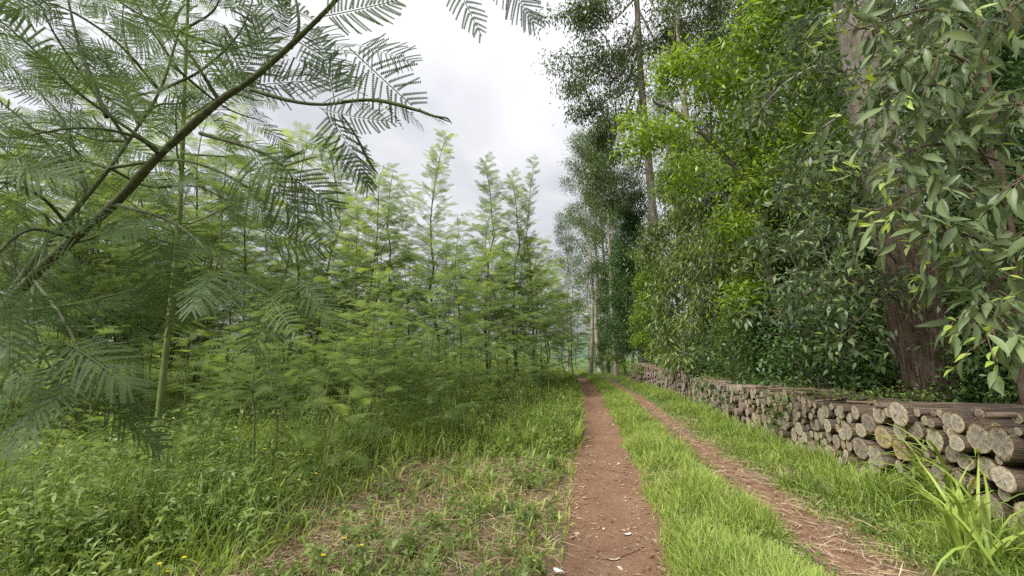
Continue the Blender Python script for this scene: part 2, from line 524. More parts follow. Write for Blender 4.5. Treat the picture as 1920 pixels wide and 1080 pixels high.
# ------------------------------------------------------------------ wattle saplings (variants share mesh data)
def make_sapling(height, nb, blen, flen, base_frac, tmpls, seed, per=8, spire=False):
    global rng
    keep = rng; rng = np.random.default_rng(seed)
    stem, crown = MB(), MB()
    n = 12
    zz = np.linspace(0, height, n)
    wob = np.cumsum(rng.normal(size=(n, 2)) * height * .012, 0)
    sp = np.stack([wob[:, 0], wob[:, 1], zz], -1); sp[0, :2] = 0
    r0 = .0048 * height + .005
    tube(stem, sp, r0 * (1 - .85 * zz / height), 7)
    FP, FD, FU, FS, FT = [], [], [], [], []
    az = rng.random() * 6.28
    for k in range(nb):
        f = base_frac + (1 - base_frac) * (k + rng.random() * .7) / nb
        f = min(f, .995)
        az += 2.4 + rng.normal() * .35
        p0 = np.array([np.interp(f * height, zz, sp[:, 0]), np.interp(f * height, zz, sp[:, 1]), f * height])
        rel = (f - base_frac) / (1 - base_frac)
        ln = blen * ((1 - rel) ** .75 * .9 + .12) * (0.55 + .45 * min(1, rel * 4 + .3)) * rng.uniform(.7, 1.2)
        el = R(rng.uniform(22, 48) if not spire else rng.uniform(45, 70))
        dh = np.array([math.cos(az), math.sin(az), 0])
        m = 6
        s = np.linspace(0, 1, m)[:, None]
        bp = p0 + dh * ln * s * math.cos(el) + np.array([0, 0, 1.0]) * (ln * math.sin(el) * (s - .28 * s ** 2)) + rng.normal(size=(m, 3)) * ln * .02 * s
        tube(stem, bp, np.linspace(r0 * .3 * (1 - .6 * f), .0022, m), 4)
        nf = max(3, int(per * (.5 + ln / blen * .7)))
        for q in range(nf):
            u = .22 + .78 * (q + .5) / nf
            pb = np.array([np.interp(u, s[:, 0], bp[:, c]) for c in range(3)])
            tang = bp[-1] - bp[-2]; tang = tang / np.linalg.norm(tang)
            side = np.cross(tang, [0, 0, 1.0]); side /= np.linalg.norm(side) + 1e-9
            sg = 1 if q % 2 else -1
            D = tang * rng.uniform(.35, .9) + side * sg * rng.uniform(.5, 1.0) + np.array([0, 0, rng.normal() * .22 + (.25 if spire else .02)])
            if q == nf - 1: D = tang + np.array([0, 0, .1])
            FP.append(pb); FD.append(D); FU.append(np.array([0, 0, 1.0]) + rng.normal(size=3) * .28)
            FS.append(flen * rng.uniform(.65, 1.15) * (.75 + .35 * (1 - rel)))
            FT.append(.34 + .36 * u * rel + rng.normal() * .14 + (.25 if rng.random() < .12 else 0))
    FP, FD, FU, FS, FT = map(np.array, (FP, FD, FU, FS, FT))
    lab = rng.integers(0, len(tmpls), len(FP))
    for k, tm in enumerate(tmpls):
        q = lab == k
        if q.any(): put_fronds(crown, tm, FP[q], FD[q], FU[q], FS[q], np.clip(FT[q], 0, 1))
    sm, cm = stem.mesh('stem', [M_STEM]), crown.mesh('crown', [M_WATTLE], smooth=False)
    rng = keep
    return sm, cm

SAP = {
    'a': make_sapling(4.0, 34, 1.3, .36, .12, LOWF, 21, 8),
    'b': make_sapling(4.0, 38, 1.15, .34, .08, LOWF, 22, 8),
    'c': make_sapling(6.5, 50, 1.55, .36, .14, LOWF, 23, 9),
    'd': make_sapling(7.5, 64, 1.25, .30, .16, LOWF, 24, 9, True),
    'e': make_sapling(7.0, 60, 1.75, .36, .12, LOWF, 25, 9),
    'h': make_sapling(5.2, 30, 2.0, .38, .22, LOWF, 28, 11),
    'i': make_sapling(6.0, 40, 1.9, .34, .3, LOWF, 29, 11),
    'f': make_sapling(1.5, 12, .42, .22, .30, MIDF, 26, 5),
    'g': make_sapling(2.4, 16, .6, .25, .40, MIDF, 27, 6),
}
SAP_H = {'h': 5.2, 'i': 6.0, 'a': 4.0, 'b': 4.0, 'c': 6.5, 'd': 7.5, 'e': 7.0, 'f': 1.5, 'g': 2.4}

def sapling(kind, x, y, h, label, group=None, name='wattle_sapling', rz=None, tilt=(0, 0)):
    t = thing(name, label, 'tree', (x, y, float(HT(x, y)) - .03), group)
    s = h / SAP_H[kind]
    q_ = random.uniform(.85, 1.3)
    t.scale = (s * q_, s * q_, s)
    t.rotation_euler = (tilt[0], tilt[1], random.random() * 6.28 if rz is None else rz)
    st = link('stem', SAP[kind][0], t)
    cr = link('crown', SAP[kind][1], t); cr['kind'] = 'stuff'
    return t

# prominent saplings, each told apart: (px column, depth, kind, height, label)
named = [
    (822, 19, 'd', 10.4, 'tallest feathery grey-green wattle spire rising against the grey cloud'),
    (912, 20, 'd', 9.6, 'pale wispy wattle spire right of the tallest one, against the sky'),
    (965, 22, 'd', 9.6, 'thin dark-stemmed wattle with open whorled twigs, left of a similar taller one'),
    (1000, 23, 'd', 10.6, 'slim wattle spire nearest the sky gap beside the tall eucalyptus trees'),
    (745, 17, 'e', 8.6, 'rounded yellow-green wattle crown left of the tallest spire'),
    (590, 16, 'd', 9.2, 'pale wattle spire under the overhanging foreground branch'),
    (640, 9.2, 'c', 4.9, 'bright yellow-green wattle sapling in the front of the thicket'),
    (720, 7.2, 'b', 2.9, 'fresh green wattle sapling with layered sprays before the thicket'),
    (505, 11, 'e', 7.6, 'dense light green wattle tree behind the foreground branch'),
    (400, 9, 'c', 6.6, 'tall wattle tree with dark stem seen below the branch'),
    (850, 10.5, 'a', 4.4, 'green wattle sapling with dark upright stem in mid thicket'),
    (930, 12.5, 'a', 4.4, 'feathery wattle sapling at the thicket edge near the path'),
    (545, 13, 'i', 8.6, 'spreading light green wattle under the end of the foreground limb'),
    (455, 12, 'h', 8.2, 'broad feathery wattle left of the spreading one, under the limb'),
    (680, 15, 'i', 8.4, 'open light green wattle between the rounded crown and the pale spire'),
    (330, 11, 'e', 8.2, 'tall dense wattle behind the pale green stem'),
    (1030, 17, 'b', 4.6, 'wattle sapling leaning out closest to the far end of the path'),
    (1065, 26, 'a', 5.5, 'farthest small wattle at the end of the thicket by the path'),
]
used = []
for px, Y, k, h, lab in named:
    p = col_at(px, Y)
    sapling(k, p[0], p[1], h * (1.2 if k == 'd' else 1.1), lab, 'wattle saplings of the thicket')
    used.append((p[0], p[1]))
# near slender ones
for px, Y, k, h, lab, rz in [
    (478, 3.9, 'g', 2.1, 'slender young wattle with bare thin stem nearest the camera', .6),
    (700, 5.6, 'f', 1.35, 'knee-high grey-green wattle seedling in the litter clearing', 1.4),
    (610, 6.1, 'g', 2.2, 'thin wattle with drooping feathery sprays left of the seedling', 2.2),
    (130, 3.1, 'f', 1.15, 'low feathery wattle seedling in the bottom left weeds', 3.3),
    (60, 2.7, 'f', .8, 'feathery wattle seedling in the bottom left corner weeds', 5.0),
    (330, 3.3, 'f', .95, 'feathery wattle seedling right of the pale green stem', 1.1),
    (20, 3.6, 'g', 1.9, 'thin wattle sapling at the left picture edge behind the hanging leaves', 2.6),
    (540, 4.6, 'g', 1.7, 'slender wattle between the nearest bare stem and the clearing', 3.9),
    (250, 2.9, 'f', .85, 'small soft wattle seedling in front of the green stem', 4.0),
]:
    p = col_at(px, Y)
    sapling(k, p[0], p[1], h, lab, None, 'wattle_seedling' if k == 'f' else 'wattle_sapling', rz)
    used.append((p[0], p[1]))
r2 = np.random.default_rng(3)
front = [(560, 6.6), (655, 7.4), (770, 7.9), (820, 8.6), (690, 6.4), (430, 5.6), (350, 5.9), (520, 5.2), (880, 9.3), (940, 10.2), (985, 11.4), (600, 8.2), (730, 9.4), (200, 5.0), (90, 4.6), (280, 6.8), (1010, 13.5), (1040, 15.5)]
for q, (px, Y) in enumerate(front):
    p = col_at(px, Y)
    nth = ['first', 'second', 'third', 'fourth', 'fifth', 'sixth', 'seventh', 'eighth', 'ninth', 'tenth', 'eleventh', 'twelfth', 'thirteenth', 'fourteenth', 'fifteenth', 'sixteenth', 'seventeenth', 'eighteenth'][sorted(range(18), key=lambda i: -front[i][0]).index(q)]
    sapling('g' if q % 3 else 'f', p[0], p[1], r2.uniform(1.5, 2.6), 'small feathery wattle seedling, %s from the path along the thicket edge' % nth, 'seedlings along the thicket edge', 'wattle_seedling', r2.random() * 6.28)
    used.append((p[0], p[1]))
low = 0
for tries in range(900):
    if low >= 46: break
    Y = r2.uniform(3.2, 14.0); xm = -2.6 if Y < 6.5 else -1.5
    x = xm - r2.random() ** 1.1 * (1.0 + .75 * Y)
    if any((x - a) ** 2 + (Y - b_) ** 2 < .5 for a, b_ in used): continue
    used.append((x, Y)); low += 1
    sapling(['g', 'f', 'b', 'g', 'b'][low % 5], x, Y, r2.uniform(1.2, 2.7) if Y > 5 else r2.uniform(.8, 1.7), 'low feathery wattle growing among the tall weeds under the thicket', 'low wattles among the weeds', 'wattle_seedling', r2.random() * 6.28, (r2.normal() * .1, r2.normal() * .1))
cnt = 0
for tries in range(4000):
    if cnt >= 98: break
    Y = 5.0 + 30 * r2.random() ** 1.45
    xmax = -1.35 if Y > 8 else -2.4 - (8 - Y) * .55
    x = xmax + bend(Y) * .6 - r2.random() ** 1.05 * (5.5 + 1.05 * Y)
    if any((x - a) ** 2 + (Y - b_) ** 2 < (.75 + .03 * Y) ** 2 for a, b_ in used): continue
    used.append((x, Y)); cnt += 1
    edge = xmax + bend(Y) * .6 - x
    hmax = min(10.4, 2.3 + .50 * Y)
    h = hmax * r2.uniform(.62, 1.0) * (.72 + .28 * min(1, edge / 2.0))
    if x < -.45 * Y: h = min(8.2, h * 1.35)
    k = ('a' if r2.random() < .5 else 'b') if h < 4.3 else r2.choice(['c', 'e', 'h', 'i', 'h', 'd', 'i'])
    near = Y < 11
    sapling(k, x, Y, h, 'slender feathery green wattle sapling in the near rows of the thicket' if near else 'feathery green wattle sapling deep in the thicket behind the front row',
            'near thicket saplings' if near else 'deep thicket saplings', 'wattle_sapling', r2.random() * 6.28, (r2.normal() * .075, r2.normal() * .075))

for k in range(24):
    Y = r2.uniform(36, 52); x = -3.5 + bend(Y) * .3 - (k + r2.random()) / 24 * 62
    sapling(r2.choice(['c', 'e']), x, Y, r2.uniform(5.0, 8.0), 'feathery green wattle in the far back row of the thicket', 'back row of the thicket', 'wattle_sapling', r2.random() * 6.28)

# ------------------------------------------------------------------ general tree builder
def build_tree(seed, trunk, r0, r1, limbs, leaf, sides=10, tip_twigs=True):
    """trunk: control points; limbs: list of dict(start f, vec, len, sub, r); leaf: dict
    returns MBs (trunk, branches, crown)"""
    global rng
    keep = rng; rng = np.random.default_rng(seed)
    tb, bb, cb = MB(), MB(), MB()
    tp = curve_pts(trunk, 22)
    f = np.linspace(0, 1, 22)
    rad = r0 + (r1 - r0) * f
    rad[0] *= 1.25; rad[1] *= 1.08
    tube(tb, tp, rad, sides, rough=.06)
    CP, CT = [], []
    for lm in limbs:
        s = lm['f']
        p0 = np.array([np.interp(s, f, tp[:, c]) for c in range(3)])
        if 'path' in lm:
            bp = curve_pts([p0] + list(lm['path']), 9)
            ln = np.linalg.norm(np.diff(bp, axis=0), axis=1).sum()
        else:
            v = np.array(lm['dir'], float); v /= np.linalg.norm(v)
            ln = lm['len']
            u = np.linspace(0, 1, 7)[:, None]
            bp = p0 + v * ln * u + np.array([0, 0, 1.0]) * ln * lm.get('up', .15) * u ** 2 + np.cumsum(rng.normal(size=(7, 3)), 0) * ln * .02 * u
        br = lm.get('r', max(.012, np.interp(s, f, rad) * .38))
        tube(bb, bp, np.linspace(br, max(br * .2, .006), len(bp)), 6)
        for q in range(lm.get('sub', 6)):
            u = lm.get('from', .3) + (1 - lm.get('from', .3)) * (q + rng.random()) / lm.get('sub', 6)
            ix = min(int(u * (len(bp) - 1)), len(bp) - 2)
            fr = u * (len(bp) - 1) - ix
            pb = bp[ix] * (1 - fr) + bp[ix + 1] * fr
            tg = bp[ix + 1] - bp[ix]; tg = tg / np.linalg.norm(tg)
            dv = norm(tg * .7 + rng.normal(size=3) * .65 + np.array([0, 0, lm.get('subup', .15)]))
            sl = ln * lm.get('sublen', .38) * rng.uniform(.6, 1.2) * (1.15 - .5 * u)
            uu = np.linspace(0, 1, 5)[:, None]
            sp = pb + dv * sl * uu + np.array([0, 0, -1.0]) * sl * .12 * uu ** 2 + rng.normal(size=(5, 3)) * sl * .03 * uu
            tube(bb, sp, np.linspace(br * .32, .004, 5), 4)
            for w_ in lm.get('w', (.4, .6, .8, 1.0)):
                k = w_ * 4; i0 = min(int(k), 3)
                CP.append(sp[i0] + (sp[i0 + 1] - sp[i0]) * (k - i0)); CT.append(rng.normal() * .10)
        CP.append(bp[-1]); CT.append(rng.normal() * .1)
    CP = np.array(CP); CT = np.array(CT)
    n = leaf['n']; k = rng.integers(0, len(CP), n)
    sg = leaf.get('spread', .35)
    off = rng.normal(size=(n, 3)) * sg * np.array([1, 1, .75])
    P = CP[k] + off
    D = rand_dir(n, leaf.get('down', .7), .8)
    D = norm(D + .4 * norm(off))
    Lr = leaf['len'] * rng.uniform(.6, 1.25, n)
    zc = (P[:, 2] - P[:, 2].min()) / max(np.ptp(P[:, 2]), .1)
    rt = np.clip(leaf.get('tint', .5) + 1.3 * CT[k] + rng.normal(size=n) * .2, 0, 1)
    if leaf.get('young', 0):
        rt = np.where(rng.random(n) < leaf['young'], np.clip(rt + .4, 0, 1), rt)
    leaves(cb, P, D, rng.normal(size=(n, 3)) * .5 + np.array([0, 0, 1.0]), Lr, Lr * leaf.get('ratio', .28), rt)
    rng = keep
    return tb, bb, cb

def rand_limbs(seed, n, f0, f1, ln0, ln1, el=(10, 45), sub=6, bias=None, **kw):
    r = np.random.default_rng(seed)
    L = []
    az = r.random() * 6.28
    for i in range(n):
        f = f0 + (f1 - f0) * (i + r.random() * .8) / n
        az += 2.4 + r.normal() * .4
        e = R(r.uniform(*el))
        d = np.array([math.cos(az) * math.cos(e), math.sin(az) * math.cos(e), math.sin(e)])
        if bias is not None: d = d + np.array(bias)
        u = i / max(n - 1, 1)
        L.append(dict(f=f, dir=d, len=(ln0 + (ln1 - ln0) * u) * r.uniform(.75, 1.2), sub=sub, **kw))
    return L

VAR = {}
def tree_meshes(key, mats, **kw):
    tb, bb, cb = build_tree(**kw)
    VAR[key] = (tb.mesh('trunk', [mats[0]]), bb.mesh('branches', [mats[0]]), cb.mesh('crown', [mats[1]], smooth=False))

def place_tree(key, loc, label, group=None, scale=1.0, rz=0.0, name='eucalyptus_tree', cat='tree', tilt=(0, 0)):
    t = thing(name, label, cat, (loc[0], loc[1], float(HT(loc[0], loc[1])) - .05), group)
    t.scale = (scale,) * 3
    t.rotation_euler = (tilt[0], tilt[1], rz)
    link('trunk', VAR[key][0], t)
    b = link('branches', VAR[key][1], t)
    c = link('crown', VAR[key][2], t); c['kind'] = 'stuff'
    return t

def place_abs(key, base, label, name, group=None):
    """variant modelled in world coordinates: the Empty sits at its base"""
    t = thing(name, label, 'tree', tuple(base), group)
    for nme, me in zip(('trunk', 'branches', 'crown'), VAR[key]):
        o = link(nme, me, t, tuple(-np.array(base)))
        if nme == 'crown': o['kind'] = 'stuff'
    return t

# tall eucalyptus variants (z up, base at origin)
def tall(key, seed, h, r, f0, n, ln, nleaf, lean=(0, 0), tint=.42, spread=.36, lf=.2):
    rr = np.random.default_rng(seed)
    tr = [(lean[0] * t * h + rr.normal() * .08 * h * .1, lean[1] * t * h + rr.normal() * .08 * h * .1, t * h) for t in (0, .2, .4, .6, .8, 1)]
    tr[0] = (0, 0, 0)
    tree_meshes(key, (M_BARK_EUC, M_EUC), seed=seed, trunk=tr, r0=r, r1=r * .18,
                limbs=rand_limbs(seed + 1, n, f0, .98, ln, ln * .35, (12, 50), 6, sublen=.46, w=(.62, 1.0)), 
                leaf=dict(n=nleaf, len=lf, ratio=.26, spread=spread, down=.8, tint=tint), sides=10)
tall('t1', 101, 24, .27, .42, 20, 4.2, 15000, tint=.36)
tall('t2', 102, 24, .22, .50, 16, 3.4, 11000, (.01, 0), tint=.46)
tall('t3', 103, 22, .16, .22, 24, 2.6, 15000, tint=.42)
tall('t4', 104, 20, .15, .2, 24, 3.0, 15000, tint=.36)

def px_tree(key, px, Y, scale, rz, label, group=None, tilt=(0, 0), name='eucalyptus_tree'):
    p = col_at(px, Y)
    return place_tree(key, p, label, group, scale, rz, name, 'tree', tilt)

et0 = [at(1246, 720, 25), at(1240, 640, 25), at(1230, 480, 25), at(1216, 300, 25), at(1202, 150, 25), at(1195, 20, 25), at(1188, -130, 25), at(1180, -260, 25)]
et0[0][2] = -.05
eL = [(.60, [(1135, 190, 24), (1098, 215, 23.5)]), (.66, [(1155, 150, 24), (1118, 105, 23.5), (1078, 110, 23)]), (.70, [(1165, 120, 25), (1128, 60, 25), (1068, 20, 24.5)]), (.74, [(1145, 40, 24), (1098, 30, 23.5)]), (.58, [(1165, 230, 26), (1128, 260, 26)]),
      (.78, [(1155, -10, 25), (1108, -50, 25)]), (.82, [(1230, 20, 24), (1270, -20, 24)]), (.72, [(1240, 90, 24.5), (1270, 70, 24)]), (.86, [(1165, -80, 25), (1128, -110, 25)]), (.9, [(1220, -100, 25), (1270, -120, 25)]), (.55, [(1175, 270, 24), (1125, 320, 23.6)]),
      (.64, [(1165, 180, 26), (1125, 150, 27), (1083, 170, 27)]), (.52, [(1195, 330, 26), (1145, 370, 26)]), (.95, [(1145, -190, 25), (1098, -200, 25)]), (.68, [(1185, 100, 26), (1115, 130, 26)])]
tree_meshes('spread', (M_BARK_EUC, M_EUC), seed=311, trunk=et0, r0=.31, r1=.10, limbs=[dict(f=f_, path=[at(*q) for q in pa], sub=8, r=.075, sublen=.36, w=(.6, 1.0)) for f_, pa in eL],
            leaf=dict(n=27000, len=.24, ratio=.30, spread=.34, down=.8, tint=.36), sides=12)
place_abs('spread', (et0[0][0], et0[0][1], 0), 'tall eucalyptus with pale smooth trunk and dark spreading limbs over the track', 'eucalyptus_tree')
px_tree('t2', 1328, 21, 1.15, 2.0, 'tall thin pale eucalyptus with sparse open crown right of the spreading one')
px_tree('t3', 1107, 38, 1.05, 1.0, 'slim pale eucalyptus standing where the track ends')
px_tree('t2', 1124, 44, 1.0, 3.3, 'straight brown-trunked eucalyptus just right of the track end', None)
px_tree('t4', 1140, 41, 1.15, 4.4, 'reddish-trunked eucalyptus in the far row, second right of the track end')
px_tree('t3', 1154, 36, 1.05, 5.2, 'slender eucalyptus in the far row beside the dark bushy tree')
px_tree('t4', 1065, 50, .95, .7, 'pale thin-leaved eucalyptus left of the far trunks')
for k, (px, Y, h, kd) in enumerate([(1060, 36, 6.5, 'c'), (1082, 52, 9, 'e'), (1045, 44, 8.5, 'e'), (1128, 56, 9, 'c'), (1105, 62, 10, 'e'), (1070, 64, 11, 'e')]):
    p = col_at(px, Y)
    sapling(kd, p[0], p[1], h, 'hazy green wattle closing the gap at the far end of the track', 'wattles closing the track end')
for k, (px, Y, key, s) in enumerate([(1380, 24, 't4', 1.1), (1460, 20, 't1', .95), (1540, 17, 't3', 1.0), (1640, 19, 't4', 1.05), (1740, 16, 't2', 1.0), (1830, 14, 't3', .95), (1930, 13, 't4', .9),
                                     (1200, 40, 't4', 1.0), (1280, 34, 't3', 1.1), (1420, 32, 't2', 1.1), (1580, 28, 't4', 1.1), (1700, 26, 't1', .9), (1860, 22, 't1', .8), (1500, 14, 't4', .8)]):
    px_tree(key, px, Y, s, k * 1.7, 'tall eucalyptus deep in the dim woodland behind the log pile', 'woodland eucalyptus behind the pile')

# bushy understorey variants
def bushy(key, seed, h, r, mats, tint, n, ln, nleaf, lf, ratio, f0=.08, spread=.28, down=.6, young=0, el=(5, 50)):
    rr = np.random.default_rng(seed)
    tr = [(rr.normal() * .03 * h * t, rr.normal() * .03 * h * t, t * h) for t in (0, .25, .5, .75, 1)]
    tree_meshes(key, mats, seed=seed, trunk=tr, r0=r, r1=r * .15,
                limbs=rand_limbs(seed + 1, n, f0, .98, ln, ln * .3, el, 6, sublen=.45),
                leaf=dict(n=nleaf, len=lf, ratio=ratio, spread=spread, down=down, tint=tint, young=young), sides=8)
bushy('u_dark', 201, 9, .10, (M_BARK_LICH, M_BROAD), .28, 34, 1.9, 17000, .13, .38, spread=.2)
bushy('u_droop', 202, 8, .07, (M_BARK_EUC, M_EUC), .62, 34, 1.7, 14000, .18, .22, .08, .17, 1.1, .14)
bushy('u_grey', 203, 6, .05, (M_BARK_EUC, M_EUCB), .42, 26, 1.4, 7000, .16, .30, .1, .13, .8, .10)
bushy('u_yel', 204, 7, .06, (M_BARK_LICH, M_BRIGHT), .42, 30, 1.5, 12000, .13, .36, .1, .16, .5, .14)
bushy('u_broad', 205, 2.2, .03, (M_BARK_LICH, M_BROAD), .6, 18, .8, 1700, .16, .55, .05, .16, .5, .12)
bushy('u_shrub', 206, 2.6, .03, (M_BARK_LICH, M_BROAD), .42, 24, 1.0, 4200, .10, .42, .04, .17, .4, .06)
bushy('u_twig', 207, 3.0, .03, (M_BARK_LICH, M_BRIGHT), .32, 20, .9, 3000, .10, .4, .1, .17, .4, .1)

under = [
    (1172, 33, 'u_dark', 1.15, 'dark conical bushy tree closing the right side of the track end'),
    (1200, 27, 'u_dark', 1.25, 'tall dark green leafy tree left of the pale eucalyptus trunk'),
    (1150, 39, 'u_dark', 1.1, 'dark bush filling the feet of the far eucalyptus row'),
    (1128, 47, 'u_droop', 1.2, 'paler leafy tree between the far trunks at the track end'),
    (1186, 35, 'u_droop', 1.25, 'drooping mid-green tree behind the dark conical one'),
    (1222, 23, 'u_yel', 1.0, 'yellow-green leafy tree behind the far log pile end'),
    (1285, 17.5, 'u_droop', 1.25, 'light green young eucalyptus with drooping leaves behind the far logs'),
    (1340, 15, 'u_droop', 1.15, 'second drooping young eucalyptus, behind the middle of the log pile'),
    (1395, 13.5, 'u_grey', 1.35, 'grey-green drooping eucalyptus sapling behind the mid pile'),
    (1440, 12, 'u_droop', 1.0, 'drooping green tree beside the lichened leaning trunk'),
    (1525, 11.5, 'u_yel', 1.1, 'yellow-green bushy tree left of the thick brown trunk'),
    (1580, 9.2, 'u_grey', .8, 'low spreading grey-green eucalyptus spray against the dark wood'),
    (1610, 12.5, 'u_dark', 1.0, 'dark leafy tree directly behind the thick brown trunk'),
    (1835, 9.5, 'u_dark', .85, 'dark green tree in the gloom right of the thick brown trunk'),
    (1920, 8.0, 'u_dark', .8, 'dark leafy tree at the far right edge behind the hanging leaves'),
]
for k, (px, Y, key, s, lab) in enumerate(under):
    p = col_at(px, Y)
    place_tree(key, p, lab, None, s, k * 2.1, 'understorey_tree')
r3 = np.random.default_rng(8)
sh_n = 0
for k, (px, Y) in enumerate([(1215, 31), (1240, 24), (1265, 21), (1300, 17.2), (1325, 15), (1350, 13.4), (1385, 12), (1415, 10.6), (1450, 10.6), (1530, 8.4), (1565, 9.8), (1600, 7.9), (1640, 7.4), (1670, 9), (1800, 7.6), (1850, 6.8), (1900, 6.6), (1940, 6), (1160, 37), (1130, 40)]):
    p = col_at(px, Y)
    key = ['u_broad', 'u_shrub', 'u_twig', 'u_shrub'][k % 4]
    place_tree(key, p, 'leafy green undergrowth shrub in the shade behind the log pile', 'undergrowth shrubs behind the pile', r3.uniform(.75, 1.15), r3.random() * 6, 'shrub', 'shrub')
for k in range(26):   # darker depth of the wood
    Y = r3.uniform(9, 34); x = 8 + r3.random() * 14
    place_tree(['u_dark', 'u_droop', 'u_dark'][k % 3], (x, Y), 'leafy tree filling the dim depth of the woodland', 'trees in the depth of the wood', r3.uniform(.8, 1.2), r3.random() * 6, 'understorey_tree')

# thick brown trunk behind the pile
bt = [at(1752, 775, 6.2), at(1740, 730, 6.2), at(1722, 600, 6.25), at(1690, 450, 6.3), at(1640, 250, 6.4), at(1604, 80, 6.5), at(1570, -120, 6.6), at(1545, -330, 6.7)]
bt[0][2] = -0.05
lim = [dict(f=.78, path=[at(1500, -60, 6.2), at(1400, -140, 6.0)], sub=8, r=.06), dict(f=.7, path=[at(1760, 20, 5.9), at(1850, -20, 5.6)], sub=9, r=.06),
       dict(f=.85, path=[at(1700, -120, 6), at(1850, -160, 5.8)], sub=8, r=.06), dict(f=.62, path=[at(1560, 120, 6.3), at(1480, 150, 6.1), at(1440, 190, 6.0)], sub=8, r=.035),
       dict(f=.3, path=[at(1600, 520, 5.9), at(1500, 560, 5.8), at(1460, 600, 5.7)], sub=9, r=.018, sublen=.3), dict(f=.36, path=[at(1620, 430, 5.9), at(1500, 450, 5.8), at(1450, 470, 5.8)], sub=9, r=.018, sublen=.3),
       dict(f=.34, path=[at(1700, 520, 5.6), at(1620, 590, 5.5), at(1580, 630, 5.4)], sub=7, r=.014, sublen=.3), dict(f=.45, path=[at(1560, 330, 6), at(1480, 350, 6)], sub=8, r=.02),
       dict(f=.40, path=[at(1700, 370, 5.7), at(1660, 400, 5.4), at(1610, 430, 5.2)], sub=9, r=.014, sublen=.4), dict(f=.5, path=[at(1700, 250, 5.8), at(1640, 300, 5.5), at(1560, 320, 5.3)], sub=9, r=.016, sublen=.4),
       dict(f=.58, path=[at(1680, 150, 5.8), at(1600, 200, 5.5), at(1540, 240, 5.4)], sub=9, r=.016, sublen=.4), dict(f=.66, path=[at(1640, 60, 5.8), at(1570, 60, 5.5), at(1500, 80, 5.4)], sub=9, r=.016, sublen=.4)]
tree_meshes('big', (M_BARK_BIG, M_EUCB), seed=301, trunk=bt, r0=.47, r1=.085, limbs=lim, leaf=dict(n=6500, len=.13, ratio=.32, spread=.13, down=.45, tint=.4, young=.08), sides=26)
place_abs('big', (bt[0][0], bt[0][1], 0), 'big old eucalyptus with thick brown fibrous trunk behind the log pile', 'eucalyptus_tree')

# leaning yellow-green tree with lichened trunk
ct = [at(1478, 730, 9.6), at(1472, 660, 9.6), at(1460, 600, 9.6), at(1432, 470, 9.7), at(1392, 340, 9.8), at(1335, 268, 9.8), at(1272, 214, 9.8), at(1225, 190, 9.8)]
ct[0][2] = -.05
lim = [dict(f=.62, path=[at(1420, 250, 9.6), at(1440, 170, 9.5)], sub=9, r=.03), dict(f=.72, path=[at(1330, 180, 9.5), at(1300, 110, 9.4)], sub=10, r=.025), dict(f=.8, path=[at(1270, 260, 9.5), at(1200, 250, 9.3)], sub=10, r=.022),
       dict(f=.88, path=[at(1250, 160, 9.9), at(1260, 120, 10)], sub=9, r=.02), dict(f=.95, path=[at(1205, 230, 10), at(1190, 290, 10)], sub=7, r=.015), dict(f=.5, path=[at(1490, 380, 9.3), at(1520, 350, 9.1)], sub=7, r=.02),
       dict(f=.4, path=[at(1400, 440, 9.2), at(1370, 420, 9.0)], sub=7, r=.02), dict(f=.68, path=[at(1320, 330, 9.2), at(1270, 320, 9.0)], sub=8, r=.02), dict(f=.3, path=[at(1420, 540, 9.2), at(1390, 560, 9.1)], sub=6, r=.012)]
tree_meshes('lean', (M_BARK_LICH, M_BRIGHT), seed=302, trunk=ct, r0=.10, r1=.03, limbs=lim, leaf=dict(n=7500, len=.125, ratio=.38, spread=.2, down=.35, tint=.52, young=.08), sides=12)
place_abs('lean', (ct[0][0], ct[0][1], 0), 'leaning tree with grey lichened trunk and bright yellow-green crown over the pile', 'leaning_tree')
ct2 = [at(1500, 725, 9.9), at(1496, 640, 9.9), at(1500, 500, 10), at(1508, 300, 10), at(1495, 120, 10), at(1480, 10, 10)]
ct2[0][2] = -.05
lim = [dict(f=.5 + .045 * k, path=[at(1500 + dx * .5, y0 + 10, 9.6), at(1500 + dx, y0, 9.3)], sub=9, r=.02) for k, (dx, y0) in enumerate([(-80, 330), (70, 330), (-110, 230), (60, 250), (-130, 160), (60, 150), (-100, 70), (40, 80), (-60, 0), (30, -20)])]
tree_meshes('bright', (M_BARK_LICH, M_BRIGHT), seed=303, trunk=ct2, r0=.085, r1=.03, limbs=lim, leaf=dict(n=8000, len=.2, ratio=.25, spread=.24, down=.7, tint=.56, young=.15), sides=12)
place_abs('bright', (ct2[0][0], ct2[0][1], 0), 'upright tree with long bright green drooping leaves beside the leaning one', 'bright_tree')

# ------------------------------------------------------------------ near eucalyptus at the right edge: single leaves are parts
def single_leaf(name, seed, mat, L=1.0, W=.26):
    r = np.random.default_rng(seed)
    t = np.linspace(0, 1, 6)
    wd = W * np.array([.10, .75, 1.0, .82, .45, .02]) * .5
    cx = .10 * np.sin(t * 2.6) * r.uniform(-1, 1.4)
    cz = -r.uniform(.05, .25) * t ** 2
    rows = []
    for k in range(6):
        rows += [(cx[k] - wd[k], t[k] * L, cz[k] + wd[k] * .35), (cx[k], t[k] * L, cz[k]), (cx[k] + wd[k], t[k] * L, cz[k] + wd[k] * .35)]
    F = []
    for k in range(5):
        for c in range(2):
            F.append([3 * k + c, 3 * k + c + 1, 3 * k + c + 4, 3 * k + c + 3])
    tt = np.repeat(np.full(6, .5), 3)
    tt[1::3] += .12
    return tt, np.array(rows), np.array(F)
def leaf_mesh(seed, mat, tint, W=.26):
    tt, V, F = single_leaf('leaf', seed, mat, 1.0, W)
    return MB().add(V, F, np.clip(tt + tint - .5, 0, 1)).mesh('leaf', [mat])
